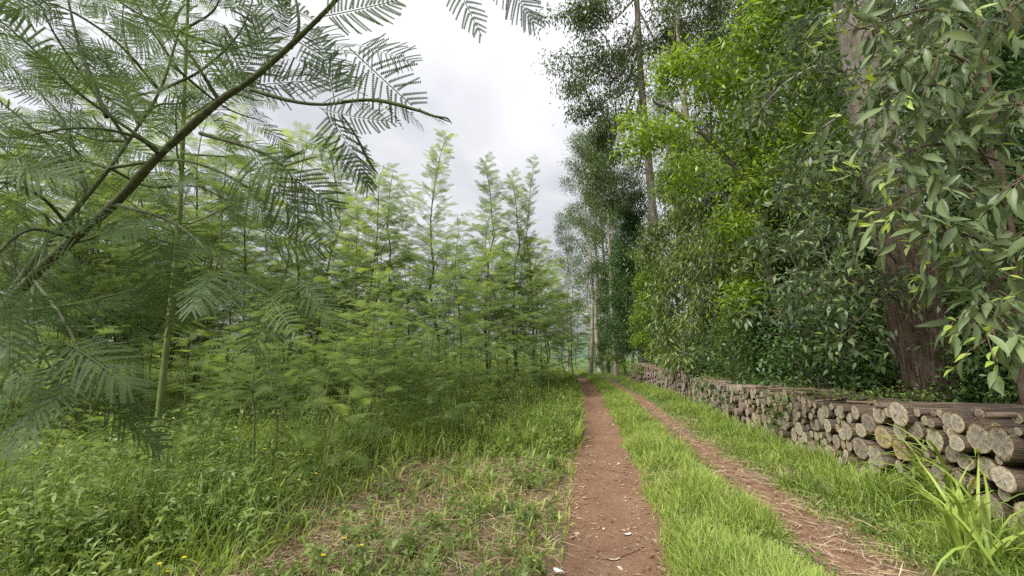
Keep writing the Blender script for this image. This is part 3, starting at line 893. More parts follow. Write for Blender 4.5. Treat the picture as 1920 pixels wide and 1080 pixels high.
LEAF_OLD = [leaf_mesh(40 + k, M_EUCB, t, .27) for k, t in enumerate((.3, .42, .5, .6, .7))]
LEAF_NEW = [leaf_mesh(50 + k, M_EUCB, t, .3) for k, t in enumerate((.93, 1.0))]

def put_leaf(me, parent, base, P, D, U, S):
    X, Dn, Z = frame(np.array(D, float), np.array(U, float))
    o = link('leaf', me, parent)
    m = Matrix(((X[0], Dn[0], Z[0]), (X[1], Dn[1], Z[1]), (X[2], Dn[2], Z[2]))) 
    M4 = m.to_4x4() @ Matrix.Diagonal((S, S, S, 1))
    M4.translation = Vector(np.array(P) - np.array(base))
    o.matrix_local = M4
    return o

et = [at(1925, 760, 4.7), at(1916, 660, 4.6), at(1905, 540, 4.6), at(1880, 380, 4.6), at(1850, 180, 4.6), at(1825, -20, 4.6), at(1805, -200, 4.6)]
et[0][2] = -.05
ebase = np.array([et[0][0], et[0][1], 0])
tR = thing('eucalyptus_tree', 'young eucalyptus at the right edge with large grey-green hanging leaves', 'tree', tuple(ebase))
mb = MB(); tp = curve_pts([p - ebase for p in et], 18); tube(mb, tp, np.linspace(.075, .04, 18), 12, rough=.05)
link('trunk', mb.mesh('trunk', [M_BARK_RED]), tR)
rL = np.random.default_rng(77)
ebr = [  # branch paths in view
    [(1905, 560, 4.5), (1880, 520, 3.45), (1840, 560, 3.25), (1805, 590, 3.15)],
    [(1912, 640, 4.5), (1895, 600, 3.35), (1870, 610, 3.15), (1845, 640, 3.05)],
    [(1895, 470, 4.5), (1810, 440, 3.45), (1770, 430, 3.35), (1740, 440, 3.25)],
    [(1885, 400, 4.5), (1800, 350, 3.45), (1720, 360, 3.35), (1650, 400, 3.35)],
    [(1870, 300, 4.5), (1770, 270, 3.55), (1690, 290, 3.45), (1620, 330, 3.45)],
    [(1860, 230, 4.5), (1780, 170, 3.55), (1700, 160, 3.45), (1620, 190, 3.45)],
    [(1850, 180, 4.5), (1800, 110, 3.45), (1730, 110, 3.35), (1660, 130, 3.35)],
    [(1835, 70, 4.5), (1760, 20, 3.55), (1690, 30, 3.45), (1600, 60, 3.45)],
    [(1835, 70, 4.5), (1880, 20, 3.45), (1910, 40, 3.25)],
    [(1820, -40, 4.5), (1740, -60, 3.55), (1660, -30, 3.45), (1580, 10, 3.45)],
    [(1865, 280, 4.5), (1900, 200, 3.35), (1930, 210, 3.15)],
    [(1880, 390, 4.5), (1915, 330, 3.25), (1930, 370, 3.05)],
    [(1900, 500, 4.5), (1925, 430, 3.25), (1935, 470, 3.05)],
    [(1860, 230, 4.6), (1830, 160, 4.9), (1770, 100, 5.2), (1700, 60, 5.4)],
    [(1885, 400, 4.6), (1840, 330, 4.9), (1780, 300, 5.2), (1700, 250, 5.4)],
    [(1895, 470, 4.6), (1870, 440, 4.9), (1800, 420, 5.2)],
    [(1840, 100, 4.5), (1790, 60, 4.2), (1720, 200, 3.9), (1680, 240, 3.7)],
    [(1890, 430, 4.5), (1850, 300, 4.0), (1790, 250, 3.6), (1760, 240, 3.5)],
    [(1905, 540, 4.5), (1880, 480, 3.8), (1830, 470, 3.4), (1790, 500, 3.3)],
    [(1830, 20, 4.5), (1850, -30, 3.9), (1800, -20, 3.6), (1740, 40, 3.5)],
]
br = MB(); jobs = []
for path in ebr:
    bp = curve_pts([at(*q) for q in path], 14)
    tube(br, bp - ebase, np.linspace(.016, .003, 14), 5)
    for s in np.arange(.2, 1.001, .042):
        k = s * 13; i0 = min(int(k), 12); p = bp[i0] + (bp[i0 + 1] - bp[i0]) * (k - i0)
        tg = bp[i0 + 1] - bp[i0]; tg /= np.linalg.norm(tg)
        dv = norm(tg * .5 + rL.normal(size=3) * .6)
        sl = rL.uniform(.08, .34)
        q = p + dv * sl - np.array([0, 0, .25 * sl])
        tube(br, np.array([p, p + dv * sl * .5, q]) - ebase, np.linspace(.004, .002, 3), 4)
        for u in (.45, .75, 1.0, 1.0):
            pp = p + (q - p) * u
            D = norm(dv * .55 + rL.normal(size=3) * .45 + np.array([0, 0, -.75]))
            young = (s > .72 and rL.random() < .42) or rL.random() < .05
            if young: D = norm(dv + np.array([0, 0, .25]) + rL.normal(size=3) * .3)
            jobs.append((young, pp, D, rL.normal(size=3) * .6 + np.array([0, 0, .6]) - .5 * norm(pp - CAM), rL.uniform(.15, .24) if not young else rL.uniform(.07, .12)))
link('branches', br.mesh('branches', [M_BARK_RED]), tR)
rL.shuffle(jobs)
jobs.sort(key=lambda j: np.linalg.norm(j[1] - CAM) - (3 if (j[1] @ np.array([0, 0, 1.0]) < 4.2) else 0) * 0)
vis = [j for j in jobs]
for q, (yg, P, D, U, S) in enumerate(vis[:290]):
    put_leaf((LEAF_NEW if yg else LEAF_OLD)[q % (2 if yg else 5)], tR, ebase, P, D, U, S)
rest = MB()
for yg, P, D, U, S in vis[290:]:
    tt, V, F = single_leaf('leaf', int(S * 1e4), None, 1.0, .27)
    X, Dn, Z = frame(np.array(D), np.array(U))
    rest.add((V * S) @ np.stack([X, Dn, Z]) + P - ebase, F, np.clip(tt + (.45 if yg else rL.normal() * .12), 0, 1))
o = link('foliage', rest.mesh('foliage', [M_EUCB]), tR); o['kind'] = 'stuff'

# ------------------------------------------------------------------ log pile
PX = 3.2
def wall_pt(px, py, X=PX):
    v = ray(px, py); s = X / v[0]
    return (CAM + v * s)
# logs read off the photograph: (centre x, centre y, width, height) in a 4.5x enlargement from (1600, 700)
seen = [(215, 340, 105, 175), (125, 415, 110, 165), (435, 340, 160, 225), (62, 480, 85, 130), (265, 540, 150, 195), (383, 480, 110, 180), (530, 480, 125, 180), (70, 630, 125, 195),
        (450, 650, 235, 205), (225, 700, 190, 200), (670, 560, 150, 215), (800, 400, 140, 150), (840, 515, 110, 130), (945, 420, 120, 170), (950, 590, 130, 150), (1115, 560, 230, 265),
        (1200, 460, 90, 100), (1345, 590, 205, 280), (1395, 380, 105, 100), (615, 400, 55, 95), (680, 420, 70, 80), (535, 810, 110, 130), (625, 840, 95, 85), (800, 680, 120, 150),
        (930, 745, 130, 160), (1130, 800, 165, 190), (1330, 890, 185, 230), (180, 780, 95, 140), (305, 930, 105, 150), (100, 860, 105, 150), (1060, 340, 110, 95), (20, 330, 60, 130),
        (300, 330, 65, 90), (610, 740, 85, 85), (730, 830, 110, 140), (870, 880, 130, 150), (460, 900, 100, 130)]
special = {15: 'pear', 8: 'wedge', 9: 'wedge', 2: 'crack', 17: 'ring', 26: 'pale', 13: 'hollow', 14: 'orange'}
logs = []   # y, z, ry, rz, seen index
for k, (cx, cy, ww, hh) in enumerate(seen):
    c = wall_pt(1600 + cx / 4.5, 700 + cy / 4.5)
    dep = float(np.linalg.inv(CR)[2] @ (c - CAM)) * -1
    rz = hh / 4.5 / F_PX * dep / 2
    ry = min(rz * 1.2, max(rz * .75, ww / 4.5 / F_PX * dep / 2 / max(.3, PX / c[1])))
    logs.append([c[1], c[2], ry * .95, rz * .95, k])
rg = np.random.default_rng(17)
def top_h(y):
    return .93 + .10 * np.exp(-((y - 3.2) / 1.6) ** 2) + .05 * math.sin(y * 1.7) - (.05 if y > 8 else 0)
# remaining gaps of the near stretch
for size in (.10, .085, .07, .055, .042, .034):
    for t in range(900):
        y = rg.uniform(2.55, 5.35); z = rg.uniform(size, top_h(y) - size * .6)
        r_ = size * rg.uniform(.92, 1.1)
        ok = True
        for l in logs:
            if math.hypot(y - l[0], z - l[1]) < (r_ + (l[2] + l[3]) / 2) * .97: ok = False; break
        if ok: logs.append([y, z, r_, r_, -1])
# the rest is dropped log by log onto the heap
def drop(y0, y1, n, rmin, rmax, arr, hfun):
    A = np.array([[l[0], l[1], (l[2] + l[3]) / 2] for l in arr]) if arr else np.zeros((0, 3))
    added = []
    fails = 0
    while len(added) < n and fails < 60:
        r_ = rmin + (rmax - rmin) * rg.random() ** 1.6
        ys = rg.uniform(y0 + r_, y1 - r_, 26)
        best = None
        for y in ys:
            z = r_
            if len(A):
                q = A[np.abs(A[:, 0] - y) < (r_ + A[:, 2])]
                if len(q): z = max(z, (q[:, 1] + np.sqrt((r_ + q[:, 2]) ** 2 - (y - q[:, 0]) ** 2)).max())
            if z + r_ * .8 < hfun(y) and (best is None or z < best[1]): best = (y, z)
        if best is None: fails += 1; continue
        A = np.vstack([A, [best[0], best[1], r_]])
        added.append([best[0], best[1], r_, r_, -1])
    return added
near = [l for l in logs if l[0] > 4.6]
mid = drop(5.25, 9.8, 400, .045, .115, near, top_h)
logs += mid
far = drop(9.7, 15.2, 420, .05, .11, [l for l in logs if l[0] > 9.2], lambda y: .90 + .03 * math.sin(y * 2.1))
far2 = drop(15.25, 26.5, 700, .055, .115, [], lambda y: 1.0 + .04 * math.sin(y * 1.3) + .12 * (y > 21))

def log_end_col(t):
    c = t.nodes.new('ShaderNodeTexCoord')
    oi = t.nodes.new('ShaderNodeObjectInfo')
    nz_ = t.nodes.new('ShaderNodeTexNoise'); nz_.inputs['Scale'].default_value = 2.2; nz_.inputs['Detail'].default_value = 4
    t.links.new(c.outputs['Object'], nz_.inputs['Vector'])
    sp = t.nodes.new('ShaderNodeSeparateXYZ'); t.links.new(c.outputs['Object'], sp.inputs[0])
    y2 = mathn(t, 'MULTIPLY', sp.outputs['Y'], sp.outputs['Y']); z2 = mathn(t, 'MULTIPLY', sp.outputs['Z'], sp.outputs['Z'])
    rr = mathn(t, 'SQRT', mathn(t, 'ADD', y2, z2), 0)
    rd = mathn(t, 'ADD', rr, mathn(t, 'MULTIPLY', mathn(t, 'SUBTRACT', nz_.outputs['Fac'], .5), .35))
    rings = mathn(t, 'SINE', mathn(t, 'MULTIPLY', rd, 34.0), 0)
    base = ramp(t, [(0, (.30, .26, .22)), (.3, (.46, .41, .34)), (.65, (.60, .55, .46)), (.85, (.50, .48, .34)), (1, (.50, .37, .23))], oi.outputs['Random'])
    edge = ramp(t, [(0, (.85, .85, .85)), (.55, (.8, .78, .76)), (.8, (1.1, 1.06, .95)), (.93, (.85, .76, .6)), (1, (.4, .33, .27))], rd)
    m1 = t.nodes.new('ShaderNodeMix'); m1.data_type = 'RGBA'; m1.blend_type = 'MULTIPLY'; m1.inputs[0].default_value = 1
    t.links.new(base, m1.inputs[6]); t.links.new(edge, m1.inputs[7])
    rg_ = ramp(t, [(0, (.82, .81, .8)), (1, (1.06, 1.05, 1.04))], mathn(t, 'ADD', mathn(t, 'MULTIPLY', rings, .5), .5))
    m2 = t.nodes.new('ShaderNodeMix'); m2.data_type = 'RGBA'; m2.blend_type = 'MULTIPLY'; m2.inputs[0].default_value = .8
    t.links.new(m1.outputs[2], m2.inputs[6]); t.links.new(rg_, m2.inputs[7])
    # blotches of mould and weather stain
    ws = noise(t, 3.2, 8, .75, c.outputs['Object'])
    st = ramp(t, [(.38, (.30, .28, .25)), (.5, (.85, .84, .82)), (.62, (1.15, 1.13, 1.08))], ws)
    m3 = t.nodes.new('ShaderNodeMix'); m3.data_type = 'RGBA'; m3.blend_type = 'MULTIPLY'; m3.inputs[0].default_value = .6
    t.links.new(m2.outputs[2], m3.inputs[6]); t.links.new(st, m3.inputs[7])
    # drying cracks: thin dark rays
    an = mathn(t, 'ARCTAN2', sp.outputs['Y'], sp.outputs['Z'])
    cmbv = t.nodes.new('ShaderNodeCombineXYZ')
    t.links.new(an, cmbv.inputs[0]); t.links.new(mathn(t, 'MULTIPLY', rr, .35), cmbv.inputs[1]); t.links.new(mathn(t, 'MULTIPLY', oi.outputs['Random'], 40), cmbv.inputs[2])
    ck = noise(t, 3.2, 2, .5, cmbv.outputs[0])
    ckr = ramp(t, [(.470, (1, 1, 1)), (.490, (.12, .10, .08)), (.505, (.12, .10, .08)), (.522, (1, 1, 1))], ck)
    m4 = t.nodes.new('ShaderNodeMix'); m4.data_type = 'RGBA'; m4.blend_type = 'MULTIPLY'; m4.inputs[0].default_value = .8
    t.links.new(m3.outputs[2], m4.inputs[6]); t.links.new(ckr, m4.inputs[7])
    return m4.outputs[2]
M_END = solidmat('sawn_log_end', log_end_col, .9, lambda t: bump(t, noise(t, 8, 4, .6, objco(t)), .25, .02))
def log_bark(t):
    oi = t.nodes.new('ShaderNodeObjectInfo')
    v = objco(t, (.6, 3, 3))
    c = ramp(t, [(.36, (.03, .022, .016)), (.5, (.13, .095, .068)), (.62, (.34, .27, .195))], noise(t, 4.5, 8, .75, v, 1.0))
    return mixc(t, mathn(t, 'MULTIPLY', oi.outputs['Random'], .5), c, ramp(t, [(.38, (.10, .072, .05)), (.6, (.46, .38, .28))], noise(t, 3.5, 7, .7, v, .8)))
M_LOGB = solidmat('log_bark', log_bark, .95, lambda t: bump(t, noise(t, 4, 6, .7, objco(t, (.6, 3, 3)), .5), .8, .05))

def log_profile(kind, seed, n=16):
    r = np.random.default_rng(seed)
    a = np.arange(n) * 2 * math.pi / n
    rad = 1 + .09 * np.sin(a * 2 + r.random() * 6) + .06 * np.sin(a * 3 + r.random() * 6) + .04 * np.sin(a * 5 + r.random() * 6) + .025 * r.normal(size=n)
    if kind == 'pear': rad = .88 + .62 * np.exp(-((a - math.pi / 2) / .36) ** 2) + .02 * r.normal(size=n)
    if kind == 'wedge':
        rad = 1 / np.maximum(np.abs(np.cos(a - .6)) * .55 + np.abs(np.sin(a - .6)) * .72, .4) * .72
        rad = np.minimum(rad, 1.25); rad[(a > 1.5) & (a < 3.3)] *= .82
    return np.cos(a) * rad, np.sin(a) * rad
def log_meshes(kind, seed):
    y, z = log_profile(kind, seed)
    n = len(y)
    r = np.random.default_rng(seed + 900)
    body, end = MB(), MB()
    rows = []
    for s, f in ((0, 1.0), (.04, 1.02), (.5, 1.0 + r.normal() * .03), (1.0, .97)):
        rows.append(np.stack([np.full(n, s), y * f + (r.normal() * .03 if s == .5 else 0), z * f], -1))
    V = np.concatenate(rows)
    i = np.arange(3)[:, None] * n; j = np.arange(n)[None]; k = (j + 1) % n
    body.add(V, np.stack([i + j, i + k, i + n + k, i + n + j], -1).reshape(-1, 4))
    body.add(rows[-1], np.arange(n)[None])
    c = np.array([[-.004, 0, 0]])
    ring1 = np.stack([np.full(n, -.003) + r.normal(size=n) * .0015, y * .55, z * .55], -1)
    ring2 = np.stack([np.full(n, -.001), y * .985, z * .985], -1)
    EV = np.concatenate([c, ring1, ring2])
    jj = np.arange(n); kk = (jj + 1) % n
    end.add(EV, np.stack([0 * jj, 1 + kk, 1 + jj], -1))
    end.P.append(np.stack([1 + jj, 1 + kk, 1 + n + kk, 1 + n + jj], -1)); end.M.append(np.zeros(n, int))
    return body.mesh('log', [M_LOGB]), end.mesh('cut_end', [M_END], smooth=False)
LOGM = {'plain%d' % k: log_meshes('plain', 600 + k) for k in range(9)}
LOGM['pear'] = log_meshes('pear', 620); LOGM['wedge'] = log_meshes('wedge', 621); LOGM['crack'] = log_meshes('plain', 622)
LAB = {15: 'pear-shaped log end with a knob on top, near the right edge', 8: 'broad teardrop-shaped grey split log in the middle of the near pile', 9: 'split pale log left of the teardrop-shaped one, low in the pile',
       2: 'log with a wide black crack across its pale end, in the top row', 17: 'big round log with yellow-brown outer ring at the right edge', 26: 'big pale grey log behind tall grass at the lower right',
       13: 'yellowish hollow-edged log left above the pear-shaped one', 14: 'small orange-brown log tucked under the yellowish one', 0: 'pale oval log standing high beside the cracked top-row log', 6: 'cream oval log right below the cracked top-row log',
       10: 'pale oval log left of the grey pair, above the tall grass', 4: 'ringed brown log under the pale oval one of the top row'}
SHORT = {15: 'the pear-shaped log', 8: 'the teardrop-shaped grey log', 2: 'the cracked top-row log', 17: 'the big yellow-ringed log', 26: 'the big pale log behind the grass', 13: 'the yellowish hollow-edged log', 4: 'the ringed brown log'}
LM = [(l[0], l[1], SHORT[l[4]]) for l in logs if l[4] in SHORT]
said = set()
def log_label(y, z, r_):
    if y > 5.6: return None
    d, ly, lz_, nm = min((math.hypot(y - a, z - b_), a, b_, n_) for a, b_, n_ in LM)
    size = 'large' if r_ > .10 else 'medium' if r_ > .065 else 'small' if r_ > .045 else 'very small'
    dy, dz = y - ly, z - lz_
    side = ('above' if dz > 0 else 'below') if abs(dz) > abs(dy) * 1.6 else ('left of' if dy > 0 else 'right of') if abs(dy) > abs(dz) * 1.6 else (('upper ' if dz > 0 else 'lower ') + ('left' if dy > 0 else 'right') + ' of')
    near = 'touching, ' if d < .2 else 'close, ' if d < .38 else 'farther, '
    s_ = '%s weathered log %s%s %s' % (size, near, side, nm)
    if s_ in said: return None
    said.add(s_)
    return s_
logs.sort(key=lambda l: l[0])
indiv = logs[:300]; far_logs = logs[300:] + far
GRP = 'logs stacked in the near roadside pile'
for q, (y, z, ry, rz, k) in enumerate(indiv):
    key = special.get(k)
    key = key if key in LOGM else 'plain%d' % (q % 9)
    dx = rg.normal() * .035 if k < 0 else rg.normal() * .012 - (.06 if k in special else 0)
    L = 1.12 + rg.normal() * .06
    top = z > top_h(y) - .16
    lab = LAB.get(k) or log_label(y, z, (ry + rz) / 2) or (('weathered log lying in the top layer of the near pile' if top else 'grey-brown sawn log packed inside the near pile'))
    o = link('log', LOGM[key][0], None, (PX + dx, y, z + float(HT(PX, y)) * 0))
    o.scale = (L, ry, rz)
    o.rotation_euler = ((0 if key in ('pear', 'wedge') else rg.random() * 6.28 if abs(ry - rz) < .004 else 0), rg.normal() * .008, rg.normal() * .02)
    tag(o, lab, 'log', GRP + (', top layer' if top else ''))
    if k in LAB: o['group'] = GRP
    e = link('cut_end', LOGM[key][1], o)
# drying crack bars on the cracked log
fb, fe = MB(), MB()
def bulk(arr, x0):
    for (y, z, ry, rz, k) in arr:
        yy, zz = log_profile('plain', rg.integers(0, 10 ** 6), 10)
        dx = rg.normal() * .04; L = 1.1
        xx = x0(y) + dx
        A = np.stack([np.full(10, xx), y + yy * ry, z + zz * rz], -1); B = A + np.array([L, 0, 0])
        j = np.arange(10); k2 = (j + 1) % 10
        t = rg.random()
        fb.add(np.concatenate([A, B]), np.stack([j, k2, 10 + k2, 10 + j], -1), t, 0)
        fb.add(A, j[::-1][None], t, 1)
bulk(far_logs, lambda y: PX)
bulk(far2, lambda y: 3.2 - .07 * max(0, y - 17))
def far_end(t):
    a = t.nodes.new('ShaderNodeAttribute'); a.attribute_name = 'tint'
    base = ramp(t, [(0, (.2, .16, .13)), (.4, (.36, .30, .25)), (.75, (.52, .45, .38)), (1, (.44, .40, .26))], a.outputs['Fac'])
    return mixc(t, .45, base, ramp(t, [(.35, (.12, .09, .07)), (.65, (.42, .36, .29))], noise(t, 16, 5, .7, objco(t))))
M_FEND = solidmat('far_log_end', far_end, .95)
M_FBARK = solidmat('far_log_bark', lambda t: ramp(t, [(.3, (.07, .05, .04)), (.5, (.17, .125, .095)), (.72, (.36, .28, .21))], noise(t, 3, 6, .7, objco(t, (1, 8, 8)))), .95)
fl = link('stacked_logs', fb.mesh('stacked_logs', [M_FBARK, M_FEND], smooth=False))
tag(fl, 'far stretch of the long log pile shrinking toward the track end', 'logs', None, 'stuff')

# thin poles and bark slabs lying on top of the pile
for k in range(26):
    y = rg.uniform(2.8, 9.5); L = rg.uniform(.7, 1.4); z = top_h(y) + .02 + rg.random() * .03
    m_ = MB(); ang = rg.normal() * .45
    d = np.array([math.cos(ang), math.sin(ang), rg.normal() * .02])
    p = np.array([-L / 2, 0, 0]); pts = np.array([d * L * (u - .5) + np.array([0, 0, rg.normal() * .008]) for u in np.linspace(0, 1, 5)])
    tube(m_, pts, np.linspace(rg.uniform(.012, .03), rg.uniform(.008, .02), 5), 7, cap=True, rough=.2)
    o = link('thin_pole', m_.mesh('thin_pole', [M_FBARK]), None, (PX + .55 + rg.normal() * .15, y, z))
    tag(o, 'thin dry pole lying across the top of the log pile', 'pole', 'thin poles on top of the pile')

# ------------------------------------------------------------------ vines on the pile
def vine(label, spots, n, size, name='vine', cat='vine', tint=.6):
    base = np.array(spots[0], float)
    t = thing(name, label, cat, tuple(base))
    s_ = MB(); l_ = MB()
    path = curve_pts([np.array(p, float) - base for p in spots], 20)
    tube(s_, path, .004, 4)
    idx = rng.integers(0, 20, n)
    P = path[idx] + rng.normal(size=(n, 3)) * np.array([.09, .12, .05])
    D = rand_dir(n, .1, .6)
    leaves(l_, P, D, rng.normal(size=(n, 3)) * .4 + np.array([-.3, 0, 1.0]), size * rng.uniform(.6, 1.2, n), size * .5 * rng.uniform(.7, 1.1, n), np.clip(tint + rng.normal(size=n) * .2, 0, 1))
    link('stem', s_.mesh('stem', [M_BARK_GRN]), t)
    f = link('foliage', l_.mesh('foliage', [M_WEED], smooth=False), t); f['kind'] = 'stuff'
vine('green creeper spilling over the top and front of the log pile', [(3.9, 6.7, 1.02), (3.4, 6.9, 1.0), (3.2, 7.4, .95), (3.12, 7.9, .8), (3.12, 8.2, .5), (3.1, 8.1, .2)], 420, .06)
vine('low green creeper patch on top of the pile, nearer the thick trunk', [(4.1, 6.0, 1.02), (3.8, 6.2, 1.04), (3.5, 6.3, 1.03), (3.3, 6.6, 1.0)], 260, .06)
vine('small leafy sprig on top of the logs near the right edge', [(3.75, 3.95, 1.0), (3.7, 3.85, 1.08), (3.6, 3.8, 1.12)], 60, .07)
vine('mossy creeper hanging over the far log pile', [(3.6, 12.6, .95), (3.2, 12.9, .95), (3.1, 13.2, .6), (3.1, 13.6, .3)], 200, .08)

# ------------------------------------------------------------------ hero wattle on the left
HERO = [MB() for _ in range(4)]
hero_me = []
for k in range(7):
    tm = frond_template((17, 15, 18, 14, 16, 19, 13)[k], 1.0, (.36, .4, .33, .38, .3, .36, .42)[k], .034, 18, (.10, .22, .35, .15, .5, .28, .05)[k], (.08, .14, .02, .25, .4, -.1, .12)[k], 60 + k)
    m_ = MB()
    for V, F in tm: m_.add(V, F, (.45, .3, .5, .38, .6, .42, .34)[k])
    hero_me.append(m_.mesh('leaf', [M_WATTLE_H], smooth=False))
hb = at(-160, 760, 2.0); hb[2] = -.05
hbase = np.array([hb[0], hb[1], 0.0])
tH = thing('wattle_tree', 'foreground wattle with long arching green limb and feathery leaves, top left', 'tree', tuple(hbase))
main = curve_pts([hb, at(-60, 660, 1.85), at(0, 588, 1.75), at(90, 490, 1.65), at(215, 382, 1.55), at(295, 295, 1.5), at(405, 195, 1.45), at(470, 150, 1.42), at(545, 85, 1.4), at(630, 0, 1.36), at(700, -90, 1.33)], 44)
mrad = np.interp(np.linspace(0, 1, 44), [0, .2, .45, .7, 1], [.027, .018, .014, .0095, .0055])
mrad = mrad * (1 + .10 * (np.arange(44) % 7 == 0) + .05 * rng.normal(size=44))
mb = MB(); tube(mb, main - hbase, mrad, 12, rough=.10)
link('trunk', mb.mesh('trunk', [M_BARK_GRN]), tH)
sec = curve_pts([at(-30, 625, 1.8), at(40, 520, 1.95), at(85, 460, 2.05), at(165, 365, 2.15), at(205, 315, 2.2), at(240, 265, 2.3), at(300, 170, 2.4), at(335, 60, 2.5)], 24)
mb = MB(); tube(mb, sec - hbase, np.linspace(.015, .006, 24), 9, rough=.04)
link('branch', mb.mesh('branch', [M_BARK_GRN]), tH)
rh = np.random.default_rng(9)
def twig(path, r=.005):
    bp = curve_pts([at(*q) for q in path], 16)
    m_ = MB(); tube(m_, bp - hbase, np.linspace(r, .0018, 16), 6)
    link('branch', m_.mesh('branch', [M_BARK_GRN]), tH)
    return bp
def hfrond(P, D, U, S):
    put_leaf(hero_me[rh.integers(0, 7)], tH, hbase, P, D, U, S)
def fr_px(b0, b1, roll=0.0):
    A, B = at(*b0), at(*b1)
    v = norm(A - CAM) * -1
    D = B - A
    U = v + np.array([0, 0, .35]) + np.cross(norm(D), v) * roll
    hfrond(A, D, U, np.linalg.norm(D))
# leaves read off the photograph: (base), (tip)
for b0, b1, ro in [((628, 192, 1.4), (602, 32, 1.36), .2), ((654, 89, 1.4), (768, 196, 1.36), .5), ((662, 82, 1.42), (772, 112, 1.4), -.5), ((600, 32, 1.38), (720, 12, 1.3), .4), ((549, 80, 1.4), (528, -10, 1.36), .2),
                   ((547, 190, 1.42), (512, 100, 1.4), .6), ((598, 202, 1.42), (706, 240, 1.4), .7), ((604, 204, 1.42), (706, 320, 1.42), -.7), ((830, -90, 1.3), (878, 30, 1.28), .3), ((925, -80, 1.3), (986, 27, 1.28), .3),
                   ((470, 160, 1.42), (590, 150, 1.45), .2), ((420, 190, 1.45), (500, 60, 1.45), .2), ((500, 130, 1.4), (470, 10, 1.4), -.3), ((690, 180, 1.4), (560, 120, 1.45), .4),
                   ((290, 430, 1.35), (315, 600, 1.3), .2), ((520, 540, 1.25), (470, 660, 1.2), .3), ((560, 520, 1.3), (620, 600, 1.25), .3), ((250, 530, 1.5), (265, 640, 1.45), .2), ((30, 690, 1.35), (80, 740, 1.3), .2), ((150, 640, 1.4), (115, 780, 1.35), .4),
                   ((120, 640, 1.2), (215, 690, 1.1), .2), ((480, 430, 1.3), (610, 470, 1.3), .8), ((10, 540, 1.2), (110, 480, 1.1), .2), ((0, 300, 1.2), (130, 330, 1.15), .3), ((560, 260, 1.4), (690, 300, 1.4), -.6), ((470, 275, 1.42), (560, 420, 1.42), .6)]:
    fr_px(b0, b1, ro)
paths = [
    ([(305, 285, 1.5), (210, 220, 1.45), (130, 160, 1.4), (60, 90, 1.35), (-10, 30, 1.3)], 1),
    ([(410, 188, 1.45), (365, 115, 1.4), (320, 55, 1.38), (275, -15, 1.35)], 1),
    ([(470, 168, 1.42), (540, 188, 1.4), (605, 196, 1.4), (690, 188, 1.38), (760, 200, 1.37), (842, 228, 1.36)], 0),
    ([(375, 250, 1.47), (470, 278, 1.42), (530, 310, 1.4), (560, 360, 1.4)], 1),
    ([(300, 290, 1.5), (250, 255, 1.4), (150, 240, 1.3), (20, 260, 1.2)], 1),
    ([(140, 440, 1.6), (90, 380, 1.45), (40, 350, 1.35), (-20, 340, 1.3)], 1),
    ([(215, 382, 1.55), (330, 420, 1.4), (430, 510, 1.3), (520, 560, 1.25)], 1),
    ([(60, 520, 1.7), (120, 600, 1.4), (160, 690, 1.25), (165, 740, 1.2)], 1),
    ([(0, 588, 1.7), (140, 570, 1.6), (250, 545, 1.5), (330, 540, 1.5)], 1),
    ([(545, 90, 1.4), (560, 50, 1.42), (555, 0, 1.45), (540, -60, 1.45)], 1),
    ([(240, 265, 2.3), (160, 150, 2.2), (100, 60, 2.1), (60, -30, 2.0)], 1),
    ([(300, 170, 2.4), (380, 130, 2.3), (450, 60, 2.2), (480, -20, 2.1)], 1),
    ([(335, 60, 2.5), (250, 20, 2.4), (180, -30, 2.3)], 1),
    ([(165, 365, 2.15), (80, 260, 2.1), (0, 190, 2.1), (-60, 150, 2.0)], 1),
    ([(205, 315, 2.2), (330, 300, 2.1), (430, 330, 2.0), (500, 380, 1.95)], 1),
    ([(260, 230, 2.3), (200, 120, 2.6), (120, 100, 2.8), (20, 130, 2.9)], 1),
    ([(320, 120, 2.4), (420, 200, 2.6), (500, 230, 2.7)], 1),
    ([(205, 315, 2.2), (130, 300, 2.3), (40, 330, 2.4), (-40, 380, 2.4)], 1),
    ([(85, 460, 2.05), (160, 450, 2.0), (250, 420, 1.9), (330, 440, 1.85)], 1),
    ([(335, 60, 2.5), (400, 20, 2.4), (420, -40, 2.4)], 1),
    ([(240, 265, 2.3), (290, 200, 2.5), (350, 190, 2.7), (430, 140, 2.9)], 1),
    ([(40, 520, 1.95), (-10, 440, 2.0), (-60, 400, 2.0)], 1),
    ([(165, 365, 2.15), (120, 230, 2.4), (60, 160, 2.5), (-20, 90, 2.6)], 1),
    ([(300, 170, 2.4), (250, 120, 2.6), (230, 40, 2.7), (240, -40, 2.8)], 1),
    ([(335, 60, 2.5), (440, 90, 2.6), (520, 60, 2.7)], 1),
    ([(240, 265, 2.3), (170, 260, 2.5), (90, 230, 2.6), (0, 240, 2.7)], 1),
    ([(205, 315, 2.2), (280, 350, 2.3), (370, 350, 2.4), (450, 390, 2.5)], 1),
    ([(200, 220, 1.45), (150, 90, 1.5), (130, 10, 1.55), (120, -50, 1.6)], 1),
    ([(85, 460, 2.05), (60, 560, 1.8), (70, 640, 1.7), (100, 700, 1.65)], 1),
    ([(300, 170, 2.4), (220, 80, 2.2), (130, 20, 2.0), (60, 0, 1.9)], 1),
    ([(130, 445, 1.6), (60, 430, 1.3), (0, 470, 1.15), (-30, 520, 1.1)], 1),
]
seg = 0
